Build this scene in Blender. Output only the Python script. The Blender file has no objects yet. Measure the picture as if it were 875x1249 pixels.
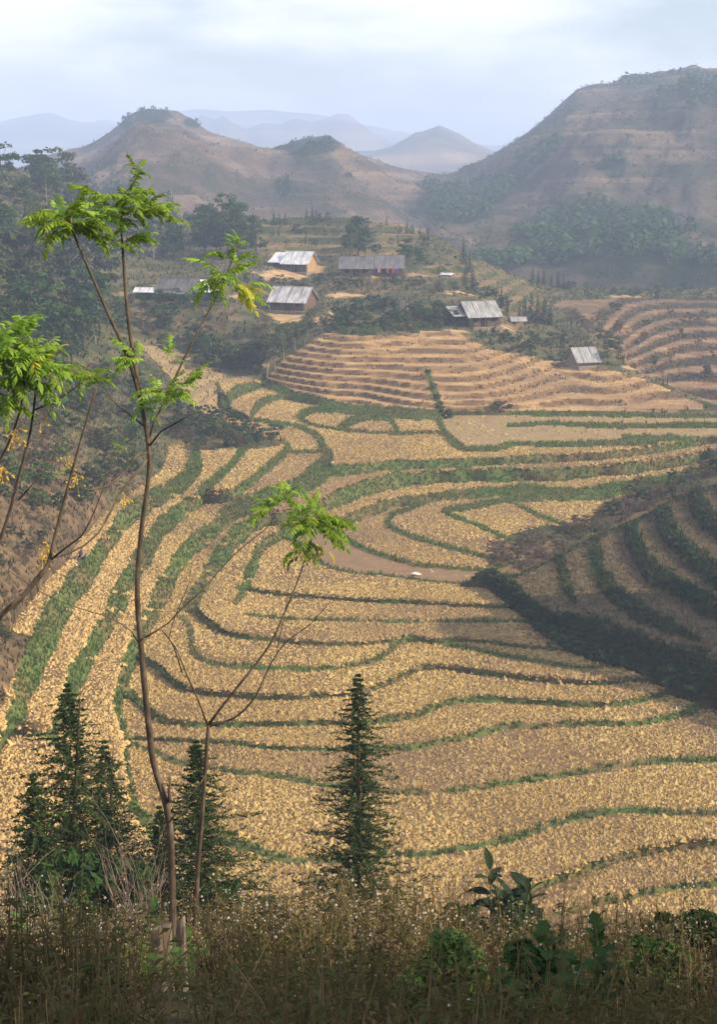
import bpy, bmesh, math, random
import numpy as np
from mathutils import Vector, Matrix

# ------------------------------------------------------------------ camera, sky, sun, exposure
SC = bpy.context.scene
COL = SC.collection
F = 1735.0                       # focal length in photo pixels (875 x 1249)
CX, CY = 437.5, 624.5
HORIZON = 215.0
CAMZ = 40.0
PITCH = math.atan((CY - HORIZON) / F)
cam_data = bpy.data.cameras.new('camera')
cam = bpy.data.objects.new('camera', cam_data)
COL.objects.link(cam)
cam.location = (0, 0, CAMZ)
cam.rotation_euler = (math.pi / 2 - PITCH, 0, 0)
cam_data.sensor_fit = 'VERTICAL'
cam_data.sensor_height = 36.0
cam_data.lens = F * 36.0 / 1249.0
cam_data.clip_start = 0.1
cam_data.clip_end = 30000
SC.camera = cam

SUN_EL = math.radians(33)
SUN_AZ = math.radians(-14)       # measured from +X (the right) towards +Y (away from the camera)
sun_dir = Vector((math.cos(SUN_EL) * math.cos(SUN_AZ), math.cos(SUN_EL) * math.sin(SUN_AZ), math.sin(SUN_EL)))
sun_data = bpy.data.lights.new('sun', 'SUN')
sun_data.energy = 5.0
sun_data.angle = math.radians(0.6)
sun_data.color = (1.0, 0.84, 0.60)
sun = bpy.data.objects.new('sun', sun_data)
COL.objects.link(sun)
sun.rotation_euler = sun_dir.to_track_quat('Z', 'Y').to_euler()
sun.location = (60, -20, 120)

world = bpy.data.worlds.new('World')
SC.world = world
world.use_nodes = True
wn, wl = world.node_tree.nodes, world.node_tree.links
wn.clear()
w_out = wn.new('ShaderNodeOutputWorld')
w_bg = wn.new('ShaderNodeBackground')
w_bg.inputs['Strength'].default_value = 0.07
w_sky = wn.new('ShaderNodeTexSky')
w_sky.sky_type = 'NISHITA'
w_sky.sun_disc = False
w_sky.sun_elevation = SUN_EL
w_sky.sun_rotation = math.atan2(sun_dir.x, sun_dir.y)
w_sky.air_density = 1.6
w_sky.dust_density = 0.4
w_sky.altitude = 900
w_tc = wn.new('ShaderNodeTexCoord')
w_map = wn.new('ShaderNodeMapping')
w_map.inputs['Scale'].default_value = (1.0, 1.0, 3.2)
w_map.inputs['Location'].default_value = (0.31, 0.10, 0.12)
w_noise = wn.new('ShaderNodeTexNoise')
w_noise.inputs['Scale'].default_value = 4.6
w_noise.inputs['Detail'].default_value = 7
w_noise.inputs['Roughness'].default_value = 0.55
w_ramp = wn.new('ShaderNodeValToRGB')
w_ramp.color_ramp.elements[0].position = 0.38
w_ramp.color_ramp.elements[1].position = 0.57
w_mix = wn.new('ShaderNodeMixRGB')
w_mix.inputs['Color2'].default_value = (12.4, 12.1, 13.0, 1)
wl.new(w_tc.outputs['Generated'], w_map.inputs['Vector'])
wl.new(w_map.outputs['Vector'], w_noise.inputs['Vector'])
wl.new(w_noise.outputs['Fac'], w_ramp.inputs['Fac'])
wl.new(w_ramp.outputs['Color'], w_mix.inputs['Fac'])
wl.new(w_sky.outputs['Color'], w_mix.inputs['Color1'])
wl.new(w_mix.outputs['Color'], w_bg.inputs['Color'])
wl.new(w_bg.outputs['Background'], w_out.inputs['Surface'])

SC.view_settings.view_transform = 'Standard'
SC.view_settings.look = 'None'
SC.view_settings.gamma = 1.0
SC.view_settings.exposure = 0.85
SC.view_settings.use_curve_mapping = False
SC.render.engine = 'CYCLES'
SC.cycles.use_denoising = True
SC.cycles.max_bounces = 6
SC.cycles.transparent_max_bounces = 6
SC.cycles.volume_bounces = 1

RNG = np.random.default_rng(7)
random.seed(7)

# ------------------------------------------------------------------ projection helpers
CP, SP = math.cos(PITCH), math.sin(PITCH)
def ray(px, py):
    a = (np.asarray(px, float) - CX) / F
    b = (CY - np.asarray(py, float)) / F
    return a, CP + b * SP, -SP + b * CP          # direction x, y, z
def at_depth(px, py, Y):
    dx, dy, dz = ray(px, py)
    t = np.asarray(Y, float) / dy
    return dx * t, np.asarray(Y, float) + 0 * t, CAMZ + dz * t
def depth_at_z(px, py, z):
    dx, dy, dz = ray(px, py)
    return (z - CAMZ) / dz * dy
def PT(px, py, Y):
    x, y, z = at_depth(px, py, Y)
    return Vector((float(x), float(y), float(z)))
def project(x, y, z):
    zz = z - CAMZ
    d = y * CP - zz * SP
    v = y * SP + zz * CP
    return CX + F * x / d, CY - F * v / d

# ------------------------------------------------------------------ object helpers
def set_props(o, label=None, cat=None, group=None, kind=None):
    if label: o['label'] = label
    if cat: o['category'] = cat
    if group: o['group'] = group
    if kind: o['kind'] = kind
    return o
def mesh_np(name, verts, faces, mat=None, smooth=False):
    """faces: (n,3) or (n,4) int array"""
    verts = np.asarray(verts, np.float32); faces = np.asarray(faces, np.int32)
    me = bpy.data.meshes.new(name)
    n, k = faces.shape
    me.vertices.add(len(verts)); me.vertices.foreach_set('co', verts.ravel())
    me.loops.add(n * k); me.loops.foreach_set('vertex_index', faces.ravel())
    me.polygons.add(n)
    me.polygons.foreach_set('loop_start', np.arange(0, n * k, k, dtype=np.int32))
    me.polygons.foreach_set('loop_total', np.full(n, k, np.int32))
    me.polygons.foreach_set('use_smooth', np.full(n, smooth, bool))
    me.update(calc_edges=True)
    if mat: me.materials.append(mat)
    return me
def link(name, me, parent=None, loc=None, rot=None):
    o = bpy.data.objects.new(name, me)
    COL.objects.link(o)
    if parent: o.parent = parent
    if loc is not None: o.location = loc
    if rot is not None: o.rotation_euler = rot
    return o
def empty(name, loc=(0, 0, 0), rz=0.0, scale=1.0):
    o = bpy.data.objects.new(name, None)
    o.empty_display_size = 0.3
    COL.objects.link(o); o.location = loc; o.rotation_euler = (0, 0, rz); o.scale = (scale,) * 3
    return o
def float_attr(me, name, values):
    a = me.attributes.new(name, 'FLOAT', 'POINT')
    a.data.foreach_set('value', np.asarray(values, np.float32))

class MB:
    """collects triangles and quads for one mesh"""
    def __init__(s): s.v = []; s.f = []; s.m = []
    def add(s, vs, fs, mi=0):
        b = len(s.v); s.v.extend([tuple(v) for v in vs])
        for f in fs: s.f.append(tuple(b + i for i in f)); s.m.append(mi)
    def box(s, x0, x1, y0, y1, z0, z1, mi=0):
        s.add([(x0,y0,z0),(x1,y0,z0),(x1,y1,z0),(x0,y1,z0),(x0,y0,z1),(x1,y0,z1),(x1,y1,z1),(x0,y1,z1)],
              [(0,3,2,1),(4,5,6,7),(0,1,5,4),(1,2,6,5),(2,3,7,6),(3,0,4,7)], mi)
    def slab(s, p, n, mi=0):
        """quad p (4 pts) thickened along vector n"""
        q = [tuple(np.array(a) + np.array(n)) for a in p]
        s.add(list(p) + q, [(0,1,2,3),(7,6,5,4),(0,4,5,1),(1,5,6,2),(2,6,7,3),(3,7,4,0)], mi)
    def tube(s, pts, rad, sides=6, mi=0, cap=True):
        pts = [Vector(p) for p in pts]
        n = len(pts); rings = []
        up = Vector((0.13, 0.31, 0.94))
        for i, p in enumerate(pts):
            t = (pts[min(i+1, n-1)] - pts[max(i-1, 0)]).normalized()
            a = t.cross(up)
            if a.length < 1e-3: a = t.cross(Vector((1, 0, 0)))
            a.normalize(); b = t.cross(a)
            r = rad[i] if hasattr(rad, '__len__') else rad
            rings.append([p + (a * math.cos(k * 2 * math.pi / sides) + b * math.sin(k * 2 * math.pi / sides)) * r for k in range(sides)])
        vs = [v for r in rings for v in r]; fs = []
        for i in range(n - 1):
            for k in range(sides):
                k2 = (k + 1) % sides
                fs.append((i*sides+k, i*sides+k2, (i+1)*sides+k2, (i+1)*sides+k))
        if cap:
            fs.append(tuple(range(sides))[::-1]); fs.append(tuple((n-1)*sides + k for k in range(sides)))
        s.add(vs, fs, mi)
    def mesh(s, name, mats, smooth=False):
        me = bpy.data.meshes.new(name)
        me.from_pydata([tuple(v) for v in s.v], [], s.f)
        for m in (mats if isinstance(mats, (list, tuple)) else [mats]): me.materials.append(m)
        me.polygons.foreach_set('material_index', s.m)
        if smooth: me.polygons.foreach_set('use_smooth', [True] * len(s.f))
        me.update()
        return me
    def build(s, name, mats, parent=None, smooth=False, loc=None, rot=None):
        return link(name, s.mesh(name, mats, smooth), parent, loc, rot)

def copy_tree(root, loc, rz=0.0, scale=(1, 1, 1)):
    r = root.copy(); COL.objects.link(r)
    r.location = loc; r.rotation_euler = (0, 0, rz); r.scale = scale
    for ch in root.children:
        c = ch.copy(); COL.objects.link(c); c.parent = r
        for g in ch.children:
            d = g.copy(); COL.objects.link(d); d.parent = c
    return r

def fbm(x, y, seed=0, octaves=4, scale=1.0):
    """value noise, vectorised"""
    x = np.asarray(x, float) / scale; y = np.asarray(y, float) / scale
    out = np.zeros(np.broadcast(x, y).shape); amp = 0.5
    for o in range(octaves):
        xi = np.floor(x).astype(np.int64); yi = np.floor(y).astype(np.int64)
        fx = x - xi; fy = y - yi
        fx = fx * fx * (3 - 2 * fx); fy = fy * fy * (3 - 2 * fy)
        def h(a, b):
            n = (a * 374761393 + b * 668265263 + (seed + o * 17) * 974634777) & 0xFFFFFFFF
            n = ((n ^ (n >> 13)) * 1274126177) & 0xFFFFFFFF
            return ((n ^ (n >> 16)) & 0xFFFF) / 65535.0
        v = (h(xi, yi) * (1-fx) + h(xi+1, yi) * fx) * (1-fy) + (h(xi, yi+1) * (1-fx) + h(xi+1, yi+1) * fx) * fy
        out += amp * (v - 0.5) * 2
        amp *= 0.5; x = x * 2.03 + 11.3; y = y * 2.03 + 5.7
    return out

# ------------------------------------------------------------------ materials
def new_mat(name):
    m = bpy.data.materials.new(name); m.use_nodes = True
    nt = m.node_tree; nt.nodes.clear()
    out = nt.nodes.new('ShaderNodeOutputMaterial')
    return m, nt, out
def noise_mat(name, cols, scale=1.0, detail=5, rough=0.9, bump=0.0, bump_scale=None, bump_dist=0.05, spec=0.1, coords='Object',
              stops=None, second=None, obj_random=0.0, translucent=None, stretch=None):
    """colour ramp over noise (object space), optional second large-scale tint, bump, per-object value change"""
    m, nt, out = new_mat(name)
    N, L = nt.nodes, nt.links
    b = N.new('ShaderNodeBsdfPrincipled')
    b.inputs['Roughness'].default_value = rough
    b.inputs['Specular IOR Level'].default_value = spec
    tc = N.new('ShaderNodeTexCoord')
    vec = tc.outputs['Object']
    if coords == 'World':
        g = N.new('ShaderNodeNewGeometry'); vec = g.outputs['Position']
    if stretch:
        mp = N.new('ShaderNodeMapping'); mp.inputs['Scale'].default_value = stretch
        L.new(vec, mp.inputs['Vector']); vec = mp.outputs['Vector']
    nz = N.new('ShaderNodeTexNoise')
    nz.inputs['Scale'].default_value = scale; nz.inputs['Detail'].default_value = detail; nz.inputs['Roughness'].default_value = 0.62
    L.new(vec, nz.inputs['Vector'])
    rp = N.new('ShaderNodeValToRGB')
    cr = rp.color_ramp
    k = len(cols)
    if stops is None: stops = [0.3 + 0.4 * i / max(1, k - 1) for i in range(k)]
    while len(cr.elements) < k: cr.elements.new(0.5)
    for i in range(k):
        cr.elements[i].position = stops[i]; cr.elements[i].color = (*cols[i], 1)
    L.new(nz.outputs['Fac'], rp.inputs['Fac'])
    col = rp.outputs['Color']
    if second:
        c2, sc2, fac2 = second
        n2 = N.new('ShaderNodeTexNoise'); n2.inputs['Scale'].default_value = sc2; n2.inputs['Detail'].default_value = 3
        L.new(vec, n2.inputs['Vector'])
        r2 = N.new('ShaderNodeMapRange'); r2.inputs['From Min'].default_value = 0.42; r2.inputs['From Max'].default_value = 0.64
        r2.inputs['To Max'].default_value = fac2
        L.new(n2.outputs['Fac'], r2.inputs['Value'])
        mx = N.new('ShaderNodeMixRGB'); mx.inputs['Color2'].default_value = (*c2, 1)
        L.new(r2.outputs['Result'], mx.inputs['Fac']); L.new(col, mx.inputs['Color1']); col = mx.outputs['Color']
    if obj_random:
        oi = N.new('ShaderNodeObjectInfo'); hs = N.new('ShaderNodeHueSaturation')
        r3 = N.new('ShaderNodeMapRange'); r3.inputs['To Min'].default_value = 1 - obj_random; r3.inputs['To Max'].default_value = 1 + obj_random
        L.new(oi.outputs['Random'], r3.inputs['Value']); L.new(r3.outputs['Result'], hs.inputs['Value'])
        L.new(col, hs.inputs['Color']); col = hs.outputs['Color']
    L.new(col, b.inputs['Base Color'])
    if bump:
        nb = N.new('ShaderNodeTexNoise'); nb.inputs['Scale'].default_value = bump_scale or scale * 3; nb.inputs['Detail'].default_value = 6
        L.new(vec, nb.inputs['Vector'])
        bp = N.new('ShaderNodeBump'); bp.inputs['Strength'].default_value = bump; bp.inputs['Distance'].default_value = bump_dist
        L.new(nb.outputs['Fac'], bp.inputs['Height']); L.new(bp.outputs['Normal'], b.inputs['Normal'])
    if translucent:
        tr = N.new('ShaderNodeBsdfTranslucent'); L.new(col, tr.inputs['Color'])
        ms = N.new('ShaderNodeMixShader'); ms.inputs['Fac'].default_value = translucent
        L.new(b.outputs['BSDF'], ms.inputs[1]); L.new(tr.outputs['BSDF'], ms.inputs[2])
        L.new(ms.outputs['Shader'], out.inputs['Surface'])
    else:
        L.new(b.outputs['BSDF'], out.inputs['Surface'])
    m['col_socket'] = 0
    return m
# ------------------------------------------------------------------ the terraced valley: banks (x, y, width) measured on the photograph,
# laid on a smooth land surface; each paddy is then a level plane and each bank the step between two planes
BANKS = [
 [(470,1180,9),(560,1115,9),(610,1096,9),(658,1079,10),(731,1054,9),(790,1038,9),(875,1029,9)],
 [(540,1180,8),(590,1145,8),(640,1125,8),(700,1108,8),(758,1095,8),(813,1083,8),(875,1077,8)],
 [(160,985,12),(192,1003,12),(225,1008,12),(250,1014,12),(281,1027,13),(300,1032,12),(320,1040,11),(343,1047,10),(359,1049,8),(400,1049,7),(475,1043,7),(521,1041,7),(580,1031,8),(626,1022,8),(681,1003,8),(731,991,8),(768,987,8),(822,991,7),(875,992,6)],
 [(150,903,6),(180,914,6),(212,928,7),(242,933,6),(280,940,6),(314,943,6),(349,948,6),(383,955,6),(408,958,6),(475,965,6),(530,966,6),(576,961,6),(626,953,7),(681,945,8),(749,935,8),(795,928,9),(875,926,8)],
 [(146,887,7),(159,898,6),(198,902,5),(249,904,5),(297,907,5),(326,911,5),(371,913,5),(406,913,6),(460,912,6),(506,910,7),(551,901,8),(586,893,8),(620,885,8),(657,885,7),(721,882,7),(766,882,7),(801,878,8),(835,868,9),(858,859,9),(885,849,9),(960,840,9),(1035,836,9)],
 [(148,832,10),(155,843,11),(169,855,9),(187,872,8),(203,879,8),(228,883,7),(260,883,7),(297,883,6),(326,883,6),(371,882,6),(413,881,6),(449,881,7),(479,876,8),(490,875,8),(513,869,9),(535,859,9),(567,853,8),(597,852,8),(657,856,7),(721,859,7),(755,858,7),(789,851,7),(812,844,7),(850,837,6),(910,815,6)],
 [(166,796,7),(178,805,8),(196,816,7),(210,830,7),(230,841,6),(260,846,5),(297,849,5),(337,850,5),(383,849,5),(417,847,5),(445,842,6),(479,829,7),(510,815,7),(540,814,6),(574,818,6),(620,824,5),(657,829,4),(721,833,4),(773,829,4),(800,826,4),(870,800,4)],
 [(221,748,9),(231,768,8),(234,791,8),(240,800,6),(263,809,5),(301,813,5),(326,814,6),(371,815,6),(417,813,6),(451,806,7),(470,797,8),(483,784,9),(493,779,9),(506,779,8),(524,782,5),(570,790,5),(602,797,5),(634,803,5),(657,806,5),(690,812,5),(740,811,5),(800,785,5)],
 [(524,781,5),(547,780,5),(597,783,4),(657,790,4),(700,789,4),(760,770,4)],
 [(236,742,9),(244,750,8),(258,761,7),(272,770,5),(301,777,5),(346,781,5),(391,785,5),(437,785,5),(483,780,5)],
 [(300,749,3),(318,751,3),(369,755,3),(426,756,3),(470,757,3),(519,758,3),(583,757,3),(631,758,3),(660,757,3),(710,745,3)],
 [(290,716,6),(300,718,6),(323,722,4),(357,726,4),(403,729,4),(449,732,5),(499,734,5),(549,737,4),(599,739,4),(640,737,4),(680,730,4)],
 [(345,650,3),(365,664,3),(385,680,3),(400,690,3),(437,698,3),(471,701,3),(499,705,3),(537,709,3),(600,711,3),(630,704,3)],
 [(400,640,6),(423,657,5),(442,668,5),(471,678,5),(499,686,5),(514,689,5),(578,694,5),(600,694,4),(620,690,4)],
 [(519,612,7),(498,620,6),(480,627,7),(472,636,7),(480,645,6),(503,654,5),(533,663,5),(560,670,5),(583,677,5),(605,680,5),(625,684,5)],
 [(660,608,8),(622,609,8),(594,614,9),(571,618,9),(542,623,6),(555,630,5),(578,639,5),(606,651,5),(640,665,5)],
 [(622,609,5),(645,623,5),(677,636,5),(705,647,5),(730,655,5)],
 # wide banks at the back
 [(910,532,8),(870,537,8),(841,541,8),(817,545,9),(778,551,10),(732,556,11),(679,559,12),(629,561,12),(594,563,12),(526,566,13),(480,567,13),(437,572,15),(401,575,17),(380,588,20),(346,600,23),(310,612,23),(278,627,22),(258,647,21),(228,670,22),(208,697,22),(194,725,22),(183,748,22),(164,782,21),(155,809,18),(144,839,15),(141,862,12),(146,880,9),(152,900,9),(152,930,9),(165,990,9),(200,1050,9),(230,1110,9),(250,1180,9)],
 [(900,546,9),(858,556,9),(835,562,12),(812,565,13),(778,570,15),(732,574,16),(679,578,17),(617,579,18),(571,580,19),(526,582,19),(483,586,20),(449,594,22),(423,603,23),(390,617,20),(346,631,18),(323,634,19),(300,643,21),(276,667,21),(258,693,20),(244,715,19),(230,738,17),(219,752,9)],
 [(870,570,10),(835,580,12),(785,590,16),(750,596,20),(721,602,21),(679,602,20),(640,598,18),(622,598,14),(583,601,13),(549,604,13),(514,609,13),(480,613,14),(446,625,16),(405,640,15),(365,647,15),(335,655,16),(314,671,16),(305,694,15),(297,718,11),(286,734,7)],
 # left side strips
 [(236,541,12),(237,556,15),(235,572,18),(219,590,20),(191,606,22),(168,619,24),(150,633,24),(137,651,24),(123,669,25),(103,697,27),(87,719,28),(66,749,29),(53,778,29),(39,808,28),(27,840,25),(14,877,22),(-10,920,18),(-30,1000,16),(-50,1180,16)],
 [(247,605,10),(237,612,19),(209,631,22),(190,650,22),(173,679,23),(148,718,24),(137,746,24),(114,783,24),(96,813,24),(82,845,22),(71,872,18),(62,898,12),(85,930,10),(110,1000,10),(120,1100,10),(125,1180,10)],
 [(-20,893,5),(0,894,5),(51,895,5),(62,897,6)],
 [(200,602,2.99),(220,605,2.99),(246,606,2.99)],
 [(300,541,10),(296,547,10),(278,570,11),(257,588,10),(241,600,8)],
 [(350,543,10),(347,551,11),(323,572,11),(300,591,12),(283,602,12),(262,610,8),(245,606,6)],
 [(222,629,2.99),(240,624,2.99),(262,627,2.99),(272,632,2.99)],
 [(244,661,2.99),(262,663,2.99),(282,664,2.99)],
 [(100,800,2.99),(128,806,2.99),(158,812,2.99)],
 [(162,690,2.99),(185,700,2.99),(212,704,2.99)],
 [(130,742,2.99),(155,750,2.99),(182,756,2.99)],
 [(55,900,2.99),(100,905,2.99),(156,905,2.99)],
 [(252,705,2.99),(278,707,2.99),(306,706,2.99)],
 [(140,646,2.99),(160,650,2.99),(192,656,2.99)],
 [(220,690,2.99),(240,694,2.99),(262,698,2.99)],
 [(176,743,2.99),(203,745,2.99),(230,749,2.99)],
 [(60,735,2.99),(80,742,2.99),(110,748,2.99)],
 [(118,716,2.99),(140,722,2.99),(165,724,2.99)],
 [(95,655,2.99),(112,652,2.99),(130,656,2.99)],
 [(350,545,5),(355,551,4),(372,551,4),(392,551,4)],
 [(264,467,4),(268,485,4),(278,500,4),(300,509,5),(334,515,5),(364,520,6),(385,531,8),(394,545,9),(400,556,11),(391,567,14),(373,579,12),(358,590,10)],
 [(316,469,8),(310,471,10),(298,473,14),(287,477,16),(279,484,14),(275,492,11),(278,500,5)],
 [(366,489,5),(348,484,7),(327,487,10),(314,494,12),(307,502,8),(304,509,4)],
 [(440,505,5),(430,503,6),(403,499,9),(380,500,9),(367,507,8),(373,515,4),(403,522,4),(442,526,4),(483,528,4),(535,527,4),(545,530,5)],
 [(474,509,6),(469,509,8),(446,508,10),(426,514,10),(414,521,8),(410,524,4)],
 [(474,507,5),(481,520,5),(486,528,5)],
 [(320,462,8),(325,467,10),(357,481,10),(391,490,9),(437,498,11),(499,504,15),(530,505,13),(536,515,8),(544,530,8),(555,541,9),(571,547,7),(608,546,8),(629,541,6),(679,542,7),(732,540,8),(778,539,8),(800,540,5)],
 [(520,450,6),(527,470,7),(534,488,8),(538,505,9)],
 [(536,503,7),(600,502,6),(675,504,6),(760,505,6),(835,507,5),(875,507,5),(1035,507,5)],
 [(620,518,4),(675,516,5),(755,519,7),(874,518,7),(1035,518,7)],
 [(760,532,6),(785,534,8),(835,534,8),(874,537,9),(1035,540,9)],
]
for _b in BANKS:
    if _b[0][0] >= 870 and 500 < _b[0][1] < 600: _b[:] = [(a, b, w * (.86 if a > 380 else .94)) for a, b, w in _b]
FIELD_POLY = [(-75,1180),(-50,1000),(-30,920),(-8,877),(12,830),(28,800),(36,775),(11,769),(30,739),(53,712),(84,680),(91,665),(123,628),
 (160,600),(196,574),(205,545),(232,541),(240,548),(262,549),(280,543),(300,548),(330,545),(352,540),(340,535),(300,528),(270,510),(266,490),(262,466),(300,462),(325,467),(357,481),(391,490),(437,498),(499,504),(530,503),
 (617,502),(679,503),(760,504),(875,505),(1035,505),(1035,545),(885,545),(870,556),(848,578),(800,592),(760,606),(735,612),(715,640),(660,640),(618,652),(596,672),(587,704),
 (600,722),(700,765),(875,840),(1035,860),(1035,1180)]
ZC = [(437,1180,-.3),(437,1100,0),(437,1000,.6),(437,900,1.6),(437,800,2.8),(437,700,4.0),(437,640,5.0),(437,590,7.0),(437,540,8.6),(437,500,9.1),
 (875,1100,0),(875,1000,.6),(875,900,1.6),(1035,1000,.6),(1035,860,2),(700,700,4),(700,640,5),(700,590,7.3),(700,540,8.9),(700,505,9.5),
 (900,540,9.0),(1035,520,9.5),(900,600,7.5),(1035,650,5),(250,1180,-.3),(250,1000,.6),(250,850,2.2),(270,700,5),(300,600,7.8),(320,540,8.8),(300,490,9.3),
 (130,800,4.8),(90,790,6.5),(90,690,8.6),(50,860,6.2),(180,640,7.2),(200,560,9.3),(150,1000,3),(-50,800,10.5),(-50,900,10),(-60,1050,8),(-150,800,15),
 (-150,1000,14),(0,700,10.6),(0,600,13.5),(60,600,11.5),(-150,650,19),(100,540,12.5),(270,520,9.6),(225,530,9.8),(180,480,11.5)]
YC = [(437,405,221),(560,410,223),(400,370,243),(380,332,284),(470,332,285),(437,300,305),(437,265,335),(350,268,335),(560,370,250),(600,395,236),
 (620,350,285),(560,310,312),(640,340,312),(700,440,222),(720,405,238),(690,352,320),(800,480,202),(1035,480,207),(800,420,242),(875,360,310),(1035,360,310),
 (760,357,315),(1035,420,250),(0,450,160),(100,450,186),(100,360,235),(200,360,245),(270,360,245),(200,310,300),(100,300,275),(0,300,235),(0,230,310),
 (-150,300,200),(-150,230,260),(-150,450,150),(250,440,216),(200,430,216),(250,400,230),(320,420,222),(330,470,206),(100,240,340),(250,280,330),(180,270,330)]
CREST = [(-200,185),(-160,190),(0,200),(60,214),(100,233),(150,258),(220,268),(330,266),(400,261),(480,269),(530,288),(570,309),(640,338),(690,350),(760,353),(875,350),(1060,349)]
SPUR_BANKS = [
 [(587,700,8),(598,706,14),(616,716,16),(640,735,18),(665,757,24),(700,772,38),(735,782,46),(772,795,46),(812,808,44),(850,824,44),(875,832,46),(960,870,48),(1060,915,50)],
 [(682,684,8),(687,700,9),(693,722,8),(699,734,5)],
 [(724,662,9),(727,682,11),(731,700,12),(747,722,14),(776,747,14),(805,762,11),(830,772,7),(850,781,5)],
 [(769,643,10),(773,660,14),(779,675,16),(798,700,18),(826,718,18),(850,731,18),(873,744,18),(960,785,18),(1060,830,18)],
 [(808,625,12),(812,640,16),(821,656,19),(844,679,20),(875,704,20),(960,750,20),(1060,790,20)],
 [(848,603,12),(852,617,16),(861,630,18),(878,646,18),(960,690,18),(1060,730,18)],
 [(890,584,12),(895,596,16),(920,618,18),(990,650,18),(1060,680,18)],
]
SPUR_BANKS = [[(a, b, w * (1.0 if i == 0 else 1.4)) for a, b, w in pts] for i, pts in enumerate(SPUR_BANKS)]
SPUR_CREST = [(560,716),(587,703),(600,701),(628,703),(646,695),(682,679),(715,661),(740,650),(769,637),(805,621),(819,610),(848,600),(875,592),(940,572),(1060,545)]
SPUR_TOE = [(560,716),(587,706),(603,717),(632,742),(668,774),(711,796),(762,812),(812,830),(875,854),(960,892),(1060,940)]
SPUR_FIELD = [(600,700),(628,702),(646,694),(682,678),(715,660),(740,649),(769,636),(805,620),(819,609),(848,599),(875,591),(940,571),(1060,544),(1060,920),(875,832),(772,795),(700,772),(650,745),(616,716)]
SPUR_Y = [(560,716,129),(587,704,129),(628,704,131),(740,650,136),(805,621,140),(875,592,144),(1060,545,150),(668,772,116),(762,810,109.5),(875,850,104),(1060,930,95),
 (875,815,105),(875,700,124),(1060,800,103),(740,755,114.5),(1060,650,130)]

SPUR_Y = [(a, b, c * .944) for a, b, c in SPUR_Y]
def catmull(pts, step):
    p = np.array(pts, float)
    p = np.vstack([2 * p[0] - p[1], p, 2 * p[-1] - p[-2]])
    out = []
    for i in range(1, len(p) - 2):
        a, b, c, d = p[i-1], p[i], p[i+1], p[i+2]
        n = max(1, int(np.hypot(*(c - b)[:2]) / step))
        t = (np.arange(n) / n)[:, None]
        out.append(0.5 * ((2*b) + (-a + c) * t + (2*a - 5*b + 4*c - d) * t**2 + (-a + 3*b - 3*c + d) * t**3))
    out.append(p[-2][None])
    return np.vstack(out)
def in_poly(x, y, poly):
    inside = np.zeros(x.shape, bool)
    n = len(poly)
    for i in range(n):
        x0, y0 = poly[i]; x1, y1 = poly[(i + 1) % n]
        if y0 == y1: continue
        c = ((y0 > y) != (y1 > y)) & (x < (x1 - x0) * (y - y0) / (y1 - y0) + x0)
        inside ^= c
    return inside
def tps(pts, vals):
    pts = np.array(pts, float) / 100.0
    def U(r2): return np.where(r2 > 1e-12, r2 * np.log(np.maximum(r2, 1e-12)), 0)
    n = len(pts)
    K = U(((pts[:, None] - pts[None]) ** 2).sum(-1)) + np.eye(n) * 0.02
    A = np.zeros((n + 3, n + 3)); A[:n, :n] = K; A[:n, n] = 1; A[:n, n+1:] = pts; A[n, :n] = 1; A[n+1:, :n] = pts.T
    w = np.linalg.solve(A, np.concatenate([vals, np.zeros(3)]))
    def ev(x, y):
        x = np.asarray(x, float) / 100; y = np.asarray(y, float) / 100
        o = w[n] + w[n+1] * x + w[n+2] * y
        for i in range(n): o = o + w[i] * U((x - pts[i, 0])**2 + (y - pts[i, 1])**2)
        return o
    return ev
def components(mask):
    """4-connected labels of a boolean grid by runs and union-find"""
    H, W = mask.shape; lab = np.full(mask.shape, -1, np.int64)
    par = []
    def find(a):
        while par[a] != a: par[a] = par[par[a]]; a = par[a]
        return a
    prev = []
    for r in range(H):
        row = np.concatenate([[0], mask[r].astype(np.int8), [0]])
        d = np.diff(row); st = np.where(d == 1)[0]; en = np.where(d == -1)[0]
        cur = []
        for s, e in zip(st, en):
            k = len(par); par.append(k)
            for (ps, pe, pk) in prev:
                if ps < e and pe > s:
                    a, b = find(pk), find(k)
                    if a != b: par[max(a, b)] = min(a, b)
            lab[r, s:e] = k; cur.append((s, e, k))
        prev = cur
    roots = np.array([find(i) for i in range(len(par))] or [0])
    lab[lab >= 0] = roots[lab[lab >= 0]]
    return lab
def box_blur(a, r, n=2):
    for _ in range(n):
        for ax in (0, 1):
            p = np.concatenate([np.repeat(a.take([0], ax), r, ax), a, np.repeat(a.take([-1], ax), r, ax)], ax)
            c = np.cumsum(p, ax); z = np.zeros_like(c.take([0], ax)); c = np.concatenate([z, c], ax)
            n_ = a.shape[ax]
            a = (c.take(range(2*r+1, 2*r+1+n_), ax) - c.take(range(0, n_), ax)) / (2*r+1)
    return a

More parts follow.
